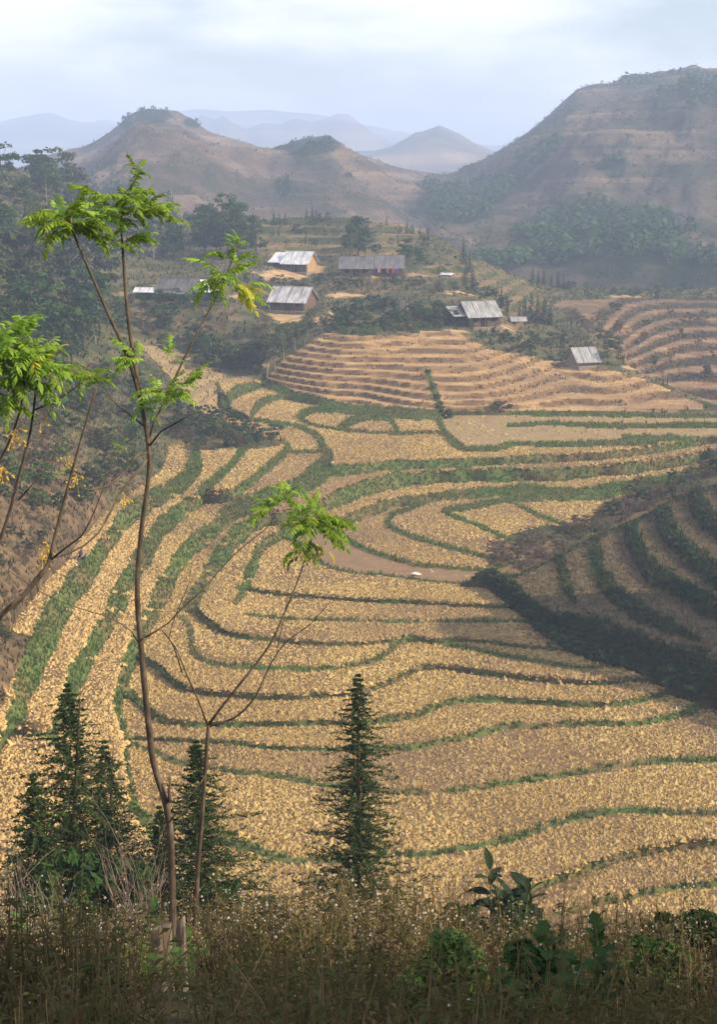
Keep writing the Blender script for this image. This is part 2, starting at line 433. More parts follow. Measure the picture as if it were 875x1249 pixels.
class Land:
    """a land surface given over a grid of sight lines; holds depth, labels and world points"""
    def __init__(s, x0, x1, y0, y1, step):
        s.step = step; s.x0 = x0; s.y0 = y0
        s.gx = np.arange(x0, x1 + .1, step); s.gy = np.arange(y0, y1 + .1, step)
        s.X, s.Y_ = np.meshgrid(s.gx, s.gy)
        s.bid = np.full(s.X.shape, -1, np.int32); s.bw = np.zeros(s.X.shape)
    def paint(s, banks):
        for bi, pts in enumerate(banks):
            if 870 <= pts[-1][0] < 1000:
                pts = pts + [(1045, pts[-1][1] + 0.5 * (pts[-1][1] - pts[-2][1]), pts[-1][2])]
            q = catmull(pts, 1.2)
            wob = 1 + 0.42 * fbm(np.arange(len(q)) * 1.2, np.full(len(q), bi * 7.7), 3, 3, 14)
            for (px, py, w), k in zip(q, wob):
                r = max(w * k * 0.5, s.step * 0.8)
                i0 = int((px - r - s.x0) / s.step); i1 = int((px + r - s.x0) / s.step) + 2
                j0 = int((py - r - s.y0) / s.step); j1 = int((py + r - s.y0) / s.step) + 2
                if i1 <= 0 or j1 <= 0 or i0 >= len(s.gx) or j0 >= len(s.gy): continue
                sl = (slice(max(j0, 0), j1), slice(max(i0, 0), i1))
                hit = (s.X[sl] - px)**2 + (s.Y_[sl] - py)**2 <= r * r
                s.bid[sl][hit] = bi; s.bw[sl][hit] = w
    def solve(s, poly, base_depth, k=0.70, prior=0.55, zoff=0.0):
        inside = in_poly(s.X, s.Y_, poly)
        field = inside & (s.bid < 0)
        lab = components(field)
        ids, cnt = np.unique(lab[lab >= 0], return_counts=True)
        remap = {int(i): n for n, i in enumerate(ids[cnt > 25])}
        lut = np.full(lab.max() + 2, -1); 
        for a, b in remap.items(): lut[a] = b
        s.lab = np.where(lab >= 0, lut[lab], -1)
        K = len(remap)
        _, _, zb = at_depth(s.X, s.Y_, base_depth)
        zmean = np.array([zb[s.lab == i].mean() for i in range(K)]); s.count = np.array([(s.lab == i).sum() for i in range(K)])
        pair = {}
        H, W = s.X.shape
        for c in range(0, W, 2):
            col = s.lab[:, c]; b = s.bid[:, c]
            chg = np.where(np.diff(col) != 0)[0]
            for e in chg:                       # e: last index before the change, going down the picture
                a = col[e]
                if a < 0: continue
                j = e + 1
                while j < H and col[j] < 0 and b[j] >= 0: j += 1
                if j < H and col[j] >= 0 and col[j] != a and (j - e) * s.step < 90:
                    w = s.bw[e+1:j, c].mean()
                    pair.setdefault((int(a), int(col[j])), []).append(k * w * base_depth[(e + j)//2, c] / F)
        rows = []; rhs = []
        for (a, b), v in pair.items():
            r = np.zeros(K); wgt = min(1.0, len(v) / 20.0) 
            r[a] = wgt; r[b] = -wgt; rows.append(r); rhs.append(wgt * np.mean(v))
        for i in range(K):
            r = np.zeros(K); r[i] = prior; rows.append(r); rhs.append(prior * zmean[i])
        s.z = np.linalg.lstsq(np.array(rows), np.array(rhs), rcond=None)[0] + zoff
        q0 = 1.0 / base_depth
        zz = s.z[np.maximum(s.lab, 0)]
        # long strips rise gently instead of stepping: join the levels across the marked lines
        virt = (s.bid >= 0) & (np.abs(s.bw - 2.99) < .005)
        if virt.any():
            for _ in range(6):
                p = np.pad(s.lab, 1, mode='edge')
                for nb in (p[:-2, 1:-1], p[2:, 1:-1], p[1:-1, :-2], p[1:-1, 2:]):
                    m = virt & (s.lab < 0) & (nb >= 0); s.lab[m] = nb[m]
            s.bid[virt & (s.lab >= 0)] = -1
            zz = s.z[np.maximum(s.lab, 0)]
            pl = np.pad(virt, 2)
            near = np.zeros_like(virt)
            for dj in range(5):
                for di in range(5): near |= pl[dj:dj+virt.shape[0], di:di+virt.shape[1]]
            G = np.isin(s.lab, np.unique(s.lab[near & (s.lab >= 0)])) & (s.lab >= 0)
            j, i = np.where(G); j0, j1, i0, i1 = max(j.min()-1, 0), j.max()+2, max(i.min()-1, 0), i.max()+2
            g = np.pad(G[j0:j1, i0:i1], 1).astype(float); z = np.pad(zz[j0:j1, i0:i1], 1)
            for _ in range(1600):
                w = g[:-2, 1:-1] + g[2:, 1:-1] + g[1:-1, :-2] + g[1:-1, 2:]
                a = (z*g)[:-2, 1:-1] + (z*g)[2:, 1:-1] + (z*g)[1:-1, :-2] + (z*g)[1:-1, 2:]
                z[1:-1, 1:-1] = np.where((w > 0) & (g[1:-1, 1:-1] > 0), a / np.maximum(w, 1), z[1:-1, 1:-1])
            sub = zz[j0:j1, i0:i1]; sub[G[j0:j1, i0:i1]] = z[1:-1, 1:-1][G[j0:j1, i0:i1]]
        off = np.zeros(s.X.shape); fm = s.lab >= 0
        off[fm] = (1.0 / depth_at_z(s.X, s.Y_, zz) - q0)[fm]
        fixed = off.copy()
        for it in range(260):
            p = np.pad(off, 1, mode='edge')
            off = (p[:-2, 1:-1] + p[2:, 1:-1] + p[1:-1, :-2] + p[1:-1, 2:]) * 0.24985
            off[fm] = fixed[fm]
        s.depth = 1.0 / (q0 + off)
        d = s.depth
        # never let the land fold back under itself along a sight column
        up = np.maximum.accumulate(d[::-1], axis=0)[::-1]
        s.fold = float((up - d).max())
        s.depth = up
    def world(s):
        s.wx, s.wy, s.wz = at_depth(s.X, s.Y_, s.depth)
    def at(s, px, py):
        i = (px - s.x0) / s.step; j = (py - s.y0) / s.step
        i = min(max(i, 0), len(s.gx) - 1.001); j = min(max(j, 0), len(s.gy) - 1.001)
        a, b = int(i), int(j); u, v = i - a, j - b
        def g(A): return (A[b, a]*(1-u) + A[b, a+1]*u)*(1-v) + (A[b+1, a]*(1-u) + A[b+1, a+1]*u)*v
        return Vector((g(s.wx), g(s.wy), g(s.wz)))

# ---- valley
V = Land(-130, 1000, 150, 1165, 1.8)
V.paint(BANKS)
_pts = [(a, b) for a, b, _ in ZC] + [(a, b) for a, b, _ in YC]
_val = [math.log(float(depth_at_z(a, b, z))) for a, b, z in ZC] + [math.log(y) for _, _, y in YC]
_crest_y = np.interp(V.gx, [c[0] for c in CREST], [c[1] for c in CREST]) + 1.2 * fbm(V.gx, V.gx * 0, 5, 3, 40)
_ev = tps(_pts, np.array(_val))
Vbase = np.exp(_ev(V.X, np.maximum(V.Y_, _crest_y[None])))
Vbase = np.maximum.accumulate(Vbase[::-1], axis=0)[::-1]
V.solve(FIELD_POLY, Vbase)
# land behind the crest falls away
over = np.maximum(_crest_y[None] - V.Y_, 0)
V.wx, V.wy, V.wz = at_depth(V.X, np.maximum(V.Y_, _crest_y[None]), V.depth)
V.wy = V.wy + over * 1.6; V.wz = V.wz - over * 0.55
slope_mask = (V.lab < 0) & (V.bid < 0)
# even out the steep bank faces along their length
_bk = V.bid >= 0
def blur_x(a, r):
    p = np.pad(a, ((0, 0), (r, r)), mode='edge'); c = np.cumsum(np.pad(p, ((0, 0), (1, 0))), 1)
    return (c[:, 2*r+1:] - c[:, :-2*r-1]) / (2*r+1)
_wf = blur_x(_bk.astype(float), 4)
for _n in ('wy', 'wz'):
    _a = getattr(V, _n); _s = blur_x(np.where(_bk, _a, 0), 4) / np.maximum(_wf, 1e-6)
    setattr(V, _n, np.where(_bk & (np.abs(_s - _a) < 4), _s, _a))
def terrace_z(z, step, riser=0.30):
    t = z / step; k = np.floor(t); f = t - k
    g = np.clip((f - (1 - riser)) / riser, 0, 1)
    return (k + g * g * (3 - 2 * g)) * step, k, f
DRY = [  # polygons of dry hillside terraces: outline, step height, name
 ([(322,462),(345,436),(400,404),(455,409),(520,403),(556,404),(600,425),(690,441),(735,446),(790,462),(858,492),(858,499),(700,500),(545,500),(437,493),(357,476)], 0.70),
 ([(668,366),(760,362),(875,360),(1036,360),(1036,500),(880,496),(810,466),(760,440),(725,408)], 0.62),
 ([(318,263),(400,258),(480,266),(510,282),(500,312),(430,310),(330,312),(312,300)], 1.7),
 ([(170,420),(200,416),(262,452),(310,460),(322,466),(300,505),(262,512),(235,492),(195,446)], 0.7),
 ([(500,330),(560,310),(640,342),(670,366),(640,400),(560,345)], 1.3),
]
dry_level = np.full(V.X.shape, -1, np.int32); riser_attr = np.zeros(V.X.shape)
for di, (poly, step) in enumerate(DRY):
    m = in_poly(V.X, V.Y_, poly) & slope_mask
    soft = box_blur(m.astype(float), 3)
    zt, k, f = terrace_z(V.wz + (.17, .12, .3, .2, .3)[di] * fbm(V.wx, V.wy, 40 + di, 2, 26.0), step, .30 if di != 1 else .22)
    V.wz = V.wz + (zt - V.wz) * soft
    riser_attr = np.where(m, np.clip((f - (.62, .42, .7, .62, .66)[di]) * 9, 0, 1) * np.clip((1.04 - f) * 12, 0, 1), riser_attr)
    dry_level[m] = di * 1000 + k[m].astype(int) + 100
# low lumps on the rough slopes
V.wz = V.wz + 0.4 * fbm(V.wx, V.wy, 21, 4, 7.0) * box_blur((slope_mask & (dry_level < 0)).astype(float), 2)
# the valley floor dips under the spur
_m = (V.Y_ > np.interp(V.X, [c[0] for c in SPUR_CREST], [c[1] for c in SPUR_CREST]) + 10) & (V.Y_ < np.interp(V.X, [c[0] for c in SPUR_TOE], [c[1] for c in SPUR_TOE]) - 8) & (V.X > 600)
V.wz = V.wz - 6.0 * box_blur(_m.astype(float), 3)
# ---- spur on the right
S = Land(560, 1060, 500, 960, 1.6)
S.paint(SPUR_BANKS)
_sc = np.interp(S.gx, [c[0] for c in SPUR_CREST], [c[1] for c in SPUR_CREST]) + 1.5 * fbm(S.gx, S.gx * 0, 8, 3, 22)
_st = np.interp(S.gx, [c[0] for c in SPUR_TOE], [c[1] for c in SPUR_TOE]) + 2.0 * fbm(S.gx, S.gx * 0, 9, 3, 26)
_ev2 = tps([(a, b) for a, b, _ in SPUR_Y], np.log([c for _, _, c in SPUR_Y]))
Sbase = np.exp(_ev2(S.X, np.clip(S.Y_, _sc[None], _st[None])))
S.solve(SPUR_FIELD, Sbase, k=0.62, prior=0.3)
yc = np.clip(S.Y_, _sc[None], _st[None])
S.wx, S.wy, S.wz = at_depth(S.X, yc, S.depth)
o1 = np.maximum(_sc[None] - S.Y_, 0); o2 = np.maximum(S.Y_ - _st[None], 0)
S.wy = S.wy + o1 * 0.16 - o2 * 0.05; S.wz = S.wz - o1 * 0.14 - o2 * 0.12
if __name__ == '__main__' and False: pass
# ------------------------------------------------------------------ ground materials
M_SOIL = noise_mat('paddy soil', [(.085,.052,.025),(.15,.095,.045),(.22,.145,.07)], 1.4, 6, .95, .6, 5.0, .12, second=((.13,.085,.045), .09, .6), coords='World')
M_SOIL_BARE = noise_mat('bare brown soil', [(.16,.10,.055),(.21,.14,.08)], 1.0, 6, .95, .4, 6.0, .05, coords='World')
M_SOIL_PURPLE = noise_mat('fallow soil', [(.17,.11,.06),(.24,.17,.085),(.18,.16,.07)], 0.5, 6, .95, .4, 4.0, .06, coords='World')
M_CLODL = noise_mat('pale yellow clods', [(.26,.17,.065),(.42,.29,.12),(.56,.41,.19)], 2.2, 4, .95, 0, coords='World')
M_CLOD = noise_mat('dry clods', [(.20,.13,.042),(.37,.262,.098),(.53,.40,.175)], 2.2, 4, .95, 0, second=((.26,.175,.072), .07, .6), coords='World')
M_CLODB = noise_mat('brown clods', [(.185,.12,.042),(.34,.236,.093),(.49,.365,.165)], 2.2, 4, .95, 0, second=((.21,.14,.075), .07, .7), coords='World')
M_BANKSOIL = noise_mat('bank turf', [(.05,.08,.02),(.085,.12,.032),(.13,.125,.045)], 1.3, 6, .95, .6, 4.0, .1, second=((.15,.10,.05), .16, .85), coords='World')
M_GRASS = noise_mat('bank grass', [(.05,.095,.016),(.10,.16,.032),(.18,.20,.055)], 0.8, 4, .8, 0, second=((.13,.11,.045), .11, .5), coords='World', translucent=.2)
M_DARKGRASS = noise_mat('spur grass', [(.02,.038,.012),(.045,.065,.022),(.09,.085,.035)], 0.9, 4, .8, 0, coords='World', translucent=.15)
M_SPURTREAD = noise_mat('spur tread', [(.05,.045,.022),(.105,.078,.042),(.16,.115,.065)], 1.2, 6, .95, .6, 4.0, .1, coords='World')
M_DARKTURF = noise_mat('spur turf', [(.03,.035,.014),(.065,.055,.028),(.10,.078,.045)], 1.5, 6, .95, .6, 4.0, .1, coords='World')
def terrace_mat(name, tread, riser, sc, second):
    """soil treads, weedy risers told apart by how steep the face is"""
    m = noise_mat(name, tread, sc, 7, .95, .5, 2.0, .12, second=second, coords='World')
    nt = m.node_tree; N, L = nt.nodes, nt.links
    b = next(n for n in N if n.type == 'BSDF_PRINCIPLED')
    src = b.inputs['Base Color'].links[0].from_socket
    g = N.new('ShaderNodeNewGeometry'); at = N.new('ShaderNodeAttribute'); at.attribute_name = 'riser'
    nz = N.new('ShaderNodeTexNoise'); nz.inputs['Scale'].default_value = .22; nz.inputs['Detail'].default_value = 7; L.new(g.outputs['Position'], nz.inputs['Vector'])
    ad = N.new('ShaderNodeMapRange'); ad.inputs['From Min'].default_value = .28; ad.inputs['From Max'].default_value = .5; L.new(nz.outputs['Fac'], ad.inputs['Value'])
    r = N.new('ShaderNodeMath'); r.operation = 'MULTIPLY'; L.new(at.outputs['Fac'], r.inputs[0]); L.new(ad.outputs['Result'], r.inputs[1])
    mx = N.new('ShaderNodeMixRGB'); mx.inputs['Color2'].default_value = (*riser, 1)
    L.new(r.outputs[0], mx.inputs['Fac']); L.new(src, mx.inputs['Color1']); L.new(mx.outputs['Color'], b.inputs['Base Color'])
    return m
M_DRY = terrace_mat('dry terrace soil', [(.20,.115,.05),(.33,.205,.09),(.44,.30,.14)], (.12,.075,.04), .45, ((.19,.125,.07), .07, .7))
M_DRY2 = terrace_mat('plateau soil', [(.12,.07,.04),(.20,.12,.065),(.33,.215,.11)], (.04,.034,.022), .30, ((.10,.075,.045), .045, .8))
M_HILLTOP = terrace_mat('hilltop soil', [(.10,.08,.035),(.18,.115,.055),(.32,.20,.10)], (.045,.055,.02), .16, ((.05,.065,.025), .06, .8))

def slope_mat():
    m, nt, out = new_mat('rough slope')
    N, L = nt.nodes, nt.links
    b = N.new('ShaderNodeBsdfPrincipled'); b.inputs['Roughness'].default_value = .95; b.inputs['Specular IOR Level'].default_value = .05
    g = N.new('ShaderNodeNewGeometry')
    def noise(sc, det=6):
        n = N.new('ShaderNodeTexNoise'); n.inputs['Scale'].default_value = sc; n.inputs['Detail'].default_value = det; n.inputs['Roughness'].default_value = .62
        L.new(g.outputs['Position'], n.inputs['Vector']); return n.outputs['Fac']
    def ramp(src, cols, st):
        r = N.new('ShaderNodeValToRGB'); cr = r.color_ramp
        while len(cr.elements) < len(cols): cr.elements.new(.5)
        for e, c, p in zip(cr.elements, cols, st): e.position = p; e.color = (*c, 1)
        L.new(src, r.inputs['Fac']); return r.outputs['Color']
    grassy = ramp(noise(.25, 8), [(.032,.044,.017),(.072,.07,.032),(.14,.11,.06)], (.32,.5,.68))
    earth = ramp(noise(.5, 8), [(.20,.12,.055),(.36,.235,.115),(.46,.32,.17)], (.3,.5,.7))
    brown = ramp(noise(.6, 8), [(.05,.038,.022),(.105,.072,.04),(.18,.12,.066)], (.32,.5,.68))
    def mix(a, b_, attr, wob):
        at = N.new('ShaderNodeAttribute'); at.attribute_name = attr
        ad = N.new('ShaderNodeMath'); ad.operation = 'MULTIPLY_ADD'; ad.inputs[1].default_value = 1.6; ad.inputs[2].default_value = -.8
        L.new(noise(wob, 5), ad.inputs[0])
        s = N.new('ShaderNodeMath'); s.operation = 'ADD'; L.new(at.outputs['Fac'], s.inputs[0]); L.new(ad.outputs[0], s.inputs[1])
        r = N.new('ShaderNodeMapRange'); r.inputs['From Min'].default_value = .38; r.inputs['From Max'].default_value = .62
        L.new(s.outputs[0], r.inputs['Value'])
        mx = N.new('ShaderNodeMixRGB'); L.new(r.outputs['Result'], mx.inputs['Fac']); L.new(a, mx.inputs['Color1']); L.new(b_, mx.inputs['Color2'])
        return mx.outputs['Color']
    c = mix(grassy, brown, 'brown', .3)
    c = mix(c, earth, 'earth', .35)
    L.new(c, b.inputs['Base Color'])
    bp = N.new('ShaderNodeBump'); bp.inputs['Strength'].default_value = .7; bp.inputs['Distance'].default_value = .25
    L.new(noise(1.6, 8), bp.inputs['Height']); L.new(bp.outputs['Normal'], b.inputs['Normal'])
    L.new(b.outputs['BSDF'], out.inputs['Surface'])
    return m
M_UNDER = noise_mat('rough growth', [(.04,.05,.018),(.095,.08,.037),(.17,.13,.068)], .25, 6, .9, 0, second=((.045,.06,.02), .09, .8), coords='World', translucent=.15)
M_SLOPE = slope_mat()

# ------------------------------------------------------------------ clods and grass tufts (joined, one mesh per field or bank)
_oct = np.array([(1,0,0),(0,1,0),(-1,0,0),(0,-1,0),(0,0,1),(0,0,-1)], float)
_octf = np.array([(0,1,4),(1,2,4),(2,3,4),(3,0,4),(1,0,5),(2,1,5),(3,2,5),(0,3,5)])
def clods(P, size, rng):
    """lumpy clods: a ragged five-cornered foot and an off-centre top"""
    n = len(P)
    a = (np.arange(5) * 2 * math.pi / 5)[None] + rng.uniform(0, 6.283, (n, 1)) + rng.normal(0, .22, (n, 5))
    r = rng.uniform(.7, 1.25, (n, 5))
    foot = np.stack([r*np.cos(a), r*np.sin(a), rng.uniform(-.35, .05, (n, 5))], -1)
    top = np.stack([rng.normal(0, .35, n), rng.normal(0, .35, n), rng.uniform(.5, 1.15, n)], -1)[:, None]
    v = np.concatenate([foot, top], 1) * size[:, None, None] + P[:, None, :]
    f5 = np.array([(0,1,5),(1,2,5),(2,3,5),(3,4,5),(4,0,5)])
    f = (f5[None] + 6 * np.arange(n)[:, None, None]).reshape(-1, 3)
    return v.reshape(-1, 3), f
def tufts(P, h, rng, blades=6, spread=.55, width=.16):
    """bunches of bent grass blades: two triangles per blade"""
    n = len(P)
    a = rng.uniform(0, 6.283, (n, blades)); l = rng.uniform(.6, 1.15, (n, blades)) * h[:, None]
    out = rng.uniform(.15, 1, (n, blades)) * spread * l
    d = np.stack([np.cos(a), np.sin(a), 0*a], -1); s = np.stack([-np.sin(a), np.cos(a), 0*a], -1)
    w = (width * h)[:, None, None] * rng.uniform(.6, 1.2, (n, blades, 1))
    base = P[:, None, :] + d * (0.25 * h)[:, None, None] * rng.uniform(0, 1, (n, blades, 1))
    up = np.array([0, 0, 1.0])
    mid = base + d * (out * .4)[..., None] + up * (l * .6)[..., None]
    tip = base + d * out[..., None] + up * (l * .95)[..., None]
    v = np.stack([base - s*w*.5, base + s*w*.5, mid + s*w*.4, mid - s*w*.4, tip], 2).reshape(-1, 3)
    k = np.arange(n * blades)[:, None] * 5
    f = np.concatenate([k + np.array([[0, 1, 2]]), k + np.array([[0, 2, 3]]), k + np.array([[3, 2, 4]])], 1).reshape(-1, 3)
    return v, f
def scatter(land, mask_faces, density, rng, lim=None):
    """points on chosen quads of a land grid, by true area"""
    j, i = np.where(mask_faces)
    A = np.stack([land.wx, land.wy, land.wz], -1)
    p00, p10, p01, p11 = A[j, i], A[j, i+1], A[j+1, i], A[j+1, i+1]
    ar = np.linalg.norm(np.cross(p10 - p00, p01 - p00), axis=1)
    ex = ar * density
    n = np.floor(ex + rng.uniform(0, 1, len(ex))).astype(int)
    n = np.minimum(n, 40)
    idx = np.repeat(np.arange(len(j)), n)
    u, v = rng.uniform(0, 1, (2, len(idx), 1))
    P = (p00[idx]*(1-u) + p10[idx]*u)*(1-v) + (p01[idx]*(1-u) + p11[idx]*u)*v
    return P
def sub_mesh(land, fm, name, mat, attrs=None, smooth=True):
    j, i = np.where(fm)
    W = land.X.shape[1]
    q = np.stack([j*W + i, (j+1)*W + i, (j+1)*W + i+1, j*W + i+1], 1)
    u, inv = np.unique(q, return_inverse=True)
    A = np.stack([land.wx.ravel()[u], land.wy.ravel()[u], land.wz.ravel()[u]], 1)
    me = mesh_np(name, A, inv.reshape(-1, 4), mat, smooth)
    for an, arr in (attrs or {}).items(): float_attr(me, an, arr.ravel()[u])
    return me

def face_labels(land):
    lab, bid = land.lab[:-1, :-1], land.bid[:-1, :-1]
    return lab, bid
def blob(land, lst):
    a = np.zeros(land.X.shape)
    for (x, y, rx, ry, s) in lst:
        a = np.maximum(a, s * np.clip(1.35 - np.sqrt(((land.X - x)/rx)**2 + ((land.Y_ - y)/ry)**2), 0, 1))
    return a
EARTH = blob(V, [(345,335,45,7,.8),(385,328,14,6,1),(450,337,45,4,.85),(350,385,26,12,.75),(395,390,22,10,.7),(420,360,30,4,.8),(520,335,40,4,.7),(485,372,40,6,.55),
  (300,360,30,8,.5),(215,348,40,4,.8),(90,347,30,7,.9),(150,360,20,4,.5),(585,396,30,6,.7),(620,398,25,8,.6),(640,366,50,5,.75),(560,357,40,4,.6),(790,300,3,3,0),
  (800,455,22,6,.9),(770,448,22,6,.6),(760,362,60,5,.5),(820,555,20,6,.5),(700,443,20,4,.6),(415,282,6,6,1),(330,440,16,24,.5),(560,405,30,6,.5),(30,830,25,30,.45),(230,290,30,4,.4)])
BROWN = blob(V, [(60,650,110,130,.9),(0,820,70,120,.9),(250,380,70,60,.5),(440,350,90,14,.5),(640,690,60,40,1),(760,610,110,40,.85),(600,380,80,30,.5),(380,300,90,30,.45),(560,320,60,20,.3),(120,580,60,40,.6)])

lab, bid = face_labels(V)
dl = dry_level[:-1, :-1]
slope_f = (lab < 0) & (bid < 0) & (dl < 0) & (over[:-1, :-1] < 42)
valley = link('terraced_valley', sub_mesh(V, slope_f, 'terraced_valley', M_SLOPE, {'earth': EARTH, 'brown': BROWN}))
set_props(valley, 'terraced farming valley with tan paddies, grassy banks and scrubby village slopes', kind='structure')
# visible part of a face grid (photo frame with a margin)
Xf, Yf = V.X[:-1, :-1], V.Y_[:-1, :-1]
inview = (Xf > -45) & (Xf < 920) & (Yf < 1120)
rng = np.random.default_rng(11)
BARE = {}
for i in range(len(V.z)):
    fm = lab == i
    if fm.sum() < 4: continue
    cx, cy = V.X[:-1, :-1][fm].mean(), V.Y_[:-1, :-1][fm].mean()
    mat, dens, size = M_SOIL, 34.0, .106
    if 380 < cx < 560 and 676 < cy < 692 and fm.sum() < 4000: mat, dens = M_SOIL_BARE, 0.5
    if cy < 530 and cx > 600: mat, dens, size = M_SOIL_PURPLE, 2.0, .14
    fo = link('rice_terrace', sub_mesh(V, fm, 'rice_terrace', mat), valley)
    vis = fm & inview
    d = V.depth[:-1, :-1][vis].mean() if vis.any() else 0
    if d == 0: continue
    if d > 140: dens *= .55; size *= 1.15
    P = scatter(V, vis, dens, rng)
    if mat is M_SOIL:      # leave patches of finer soil between clods
        keep = fbm(P[:, 0], P[:, 1], 77, 3, 5.0) + rng.uniform(-.6, .6, len(P)) > -.38
        P = P[keep]
    if len(P) < 5: continue
    sz = size * np.exp(rng.normal(0, .38, len(P)))
    v, f = clods(P, np.clip(sz, .06, .30), rng)
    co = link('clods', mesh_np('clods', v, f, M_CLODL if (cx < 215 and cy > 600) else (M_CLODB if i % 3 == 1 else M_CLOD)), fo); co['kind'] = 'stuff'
for b in range(len(BANKS)):
    fm = (bid == b) & (dl < 0)
    if fm.sum() < 3: continue
    bo = link('grass_bank', sub_mesh(V, fm, 'grass_bank', M_BANKSOIL), valley)
    vis = fm & inview
    if vis.any():
        P = scatter(V, vis, 12.0, rng)
        if len(P) > 3:
            # tufts: taller on the wide banks
            v, f = tufts(P, rng.uniform(.18, .46, len(P)), rng, 4, .6, .24)
            g = link('grass', mesh_np('grass', v, f, M_GRASS), bo); g['kind'] = 'stuff'
for k in np.unique(dl[dl >= 0]):
    fm = dl == k
    if fm.sum() < 12: continue
    di = (k - 100 + 50) // 1000
    mat = [M_DRY, M_DRY2, M_HILLTOP, M_SOIL_PURPLE, M_HILLTOP][min(max(int(k) // 1000, 0), 4)]
    dt = link('dry_terrace', sub_mesh(V, fm, 'dry_terrace', mat, {'riser': riser_attr}), valley)
    P = scatter(V, fm & inview, 1.6, rng)
    if len(P) > 3:
        P = P[fbm(P[:, 0], P[:, 1], 90, 3, 6.0) + rng.uniform(-.5, .5, len(P)) > -.1]
        v, f = clods(P, rng.uniform(.07, .22, len(P)), rng)
        c_ = link('clods', mesh_np('clods', v, f, mat), dt); c_['kind'] = 'stuff'
        P = scatter(V, fm & inview & (riser_attr[:-1, :-1] > .4), 1.5, rng)
        if len(P) > 3:
            v, f = tufts(P, rng.uniform(.15, .5, len(P)), rng, 4, .7, .25)
            c_ = link('grass', mesh_np('grass', v, f, M_UNDER), dt); c_['kind'] = 'stuff'

# ---- rough growth over the slopes: one uncountable mass
wild = slope_f & inview & (EARTH[:-1, :-1] < .45) & (V.Y_[:-1, :-1] > _crest_y[None, :-1])
P = scatter(V, wild & (Xf < 230) & (Yf > 440), 3.6, rng)
P2 = scatter(V, wild & ~((Xf < 230) & (Yf > 440)), .6, rng)
v1, f1 = tufts(P, rng.uniform(.18, .55, len(P)), rng, 4, .8, .17); v2, f2 = tufts(P2, rng.uniform(.25, .75, len(P2)), rng, 4, .9, .3)
g = link('undergrowth', mesh_np('undergrowth', np.vstack([v1, v2]), np.vstack([f1, f2 + len(v1)]), M_UNDER), valley); g['kind'] = 'stuff'

# ---- the spur
SPUR_BANK_OBJ = {}
slab_, sbid = face_labels(S)
spur = link('terraced_spur', sub_mesh(S, (slab_ < 0) & (sbid < 0) & (o1[:-1, :-1] < 26) & (o2[:-1, :-1] < 14), 'terraced_spur', M_DARKTURF))
set_props(spur, 'dark grassy spur of stepped terraces jutting into the tan paddies', kind='structure')
sview = (S.X[:-1, :-1] < 920)
for i in range(len(S.z)):
    fm = slab_ == i
    if fm.sum() < 4: continue
    t = link('spur_terrace', sub_mesh(S, fm, 'spur_terrace', M_SPURTREAD), spur)
    P = scatter(S, fm & sview, 12.0, rng)
    v, f = tufts(P, rng.uniform(.12, .36, len(P)), rng, 4, .6, .22)
    g = link('grass', mesh_np('grass', v, f, noise_mat('dry spur grass', [(.07,.065,.028),(.14,.11,.052),(.22,.165,.085)], .5, 4, .9, coords='World')), t); g['kind'] = 'stuff'
for b in range(len(SPUR_BANKS)):
    fm = sbid == b
    if fm.sum() < 3: continue
    t = link('grass_bank', sub_mesh(S, fm, 'grass_bank', M_DARKTURF), spur); SPUR_BANK_OBJ[b] = t
    P = scatter(S, fm & sview, 13.0, rng)
    v, f = tufts(P, rng.uniform(.2, .75, len(P)), rng, 5, .55, .2)
    g = link('grass', mesh_np('grass', v, f, M_DARKGRASS), t); g['kind'] = 'stuff'
# crest fringe of the spur
fm = np.zeros_like(sbid, bool)
jj = ((_sc - S.y0) / S.step).astype(int)
for c in range(len(S.gx) - 1):
    fm[max(0, jj[c]-2):jj[c]+3, c] = True
P = scatter(S, fm & sview & (slab_ < 99), 14.0, rng)
v, f = tufts(P, rng.uniform(.15, .5, len(P)), rng, 5)
g = link('grass', mesh_np('grass', v, f, M_DARKGRASS), spur); g['kind'] = 'stuff'

# ------------------------------------------------------------------ hillside the camera stands on
def fg_z(x, y):
    y = np.asarray(y, float); x = np.asarray(x, float)
    z = np.interp(y, [-12, -2, 0, 2, 4, 6, 8, 12, 18, 24, 29, 36, 46, 60, 78, 90], [40.5, 39.0, 38.4, 38.05, 37.1, 35.9, 34.8, 32.6, 29.35, 26.0, 22.9, 17.6, 9.3, -1.0, -8.0, -12])
    z = z - 0.10 * np.clip(x, -30, 30) * np.clip(y / 30, 0, 1) * (x > 0) * .35
    z = z + np.clip(-x - 6, 0, 60) * .16 * np.clip(y / 25, 0, 1)
    return z + 0.16 * fbm(x, y, 31, 4, 2.2) + .25 * fbm(x, y, 32, 2, 11)
M_FG = noise_mat('litter and soil', [(.03,.022,.012),(.075,.052,.028),(.13,.09,.045)], 2.0, 7, .95, .8, 8.0, .05, second=((.04,.05,.018), .5, .7), coords='World')
gx = np.concatenate([np.linspace(-60, -16, 30), np.linspace(-15, 15, 84), np.linspace(16, 60, 30)])
gy = np.concatenate([np.linspace(-12, 30, 100), np.linspace(30.6, 90, 60)])
GX, GY = np.meshgrid(gx, gy)
GZ = fg_z(GX, GY)
W_ = len(gx); jj, ii = np.meshgrid(np.arange(len(gy)-1), np.arange(W_-1), indexing='ij')
qf = np.stack([jj*W_+ii, jj*W_+ii+1, (jj+1)*W_+ii+1, (jj+1)*W_+ii], -1).reshape(-1, 4)
fgo = link('hillside_ground', mesh_np('hillside_ground', np.stack([GX.ravel(), GY.ravel(), GZ.ravel()], 1), qf, M_FG, True))
set_props(fgo, 'dark brown weedy hillside falling away above the paddies', kind='structure')

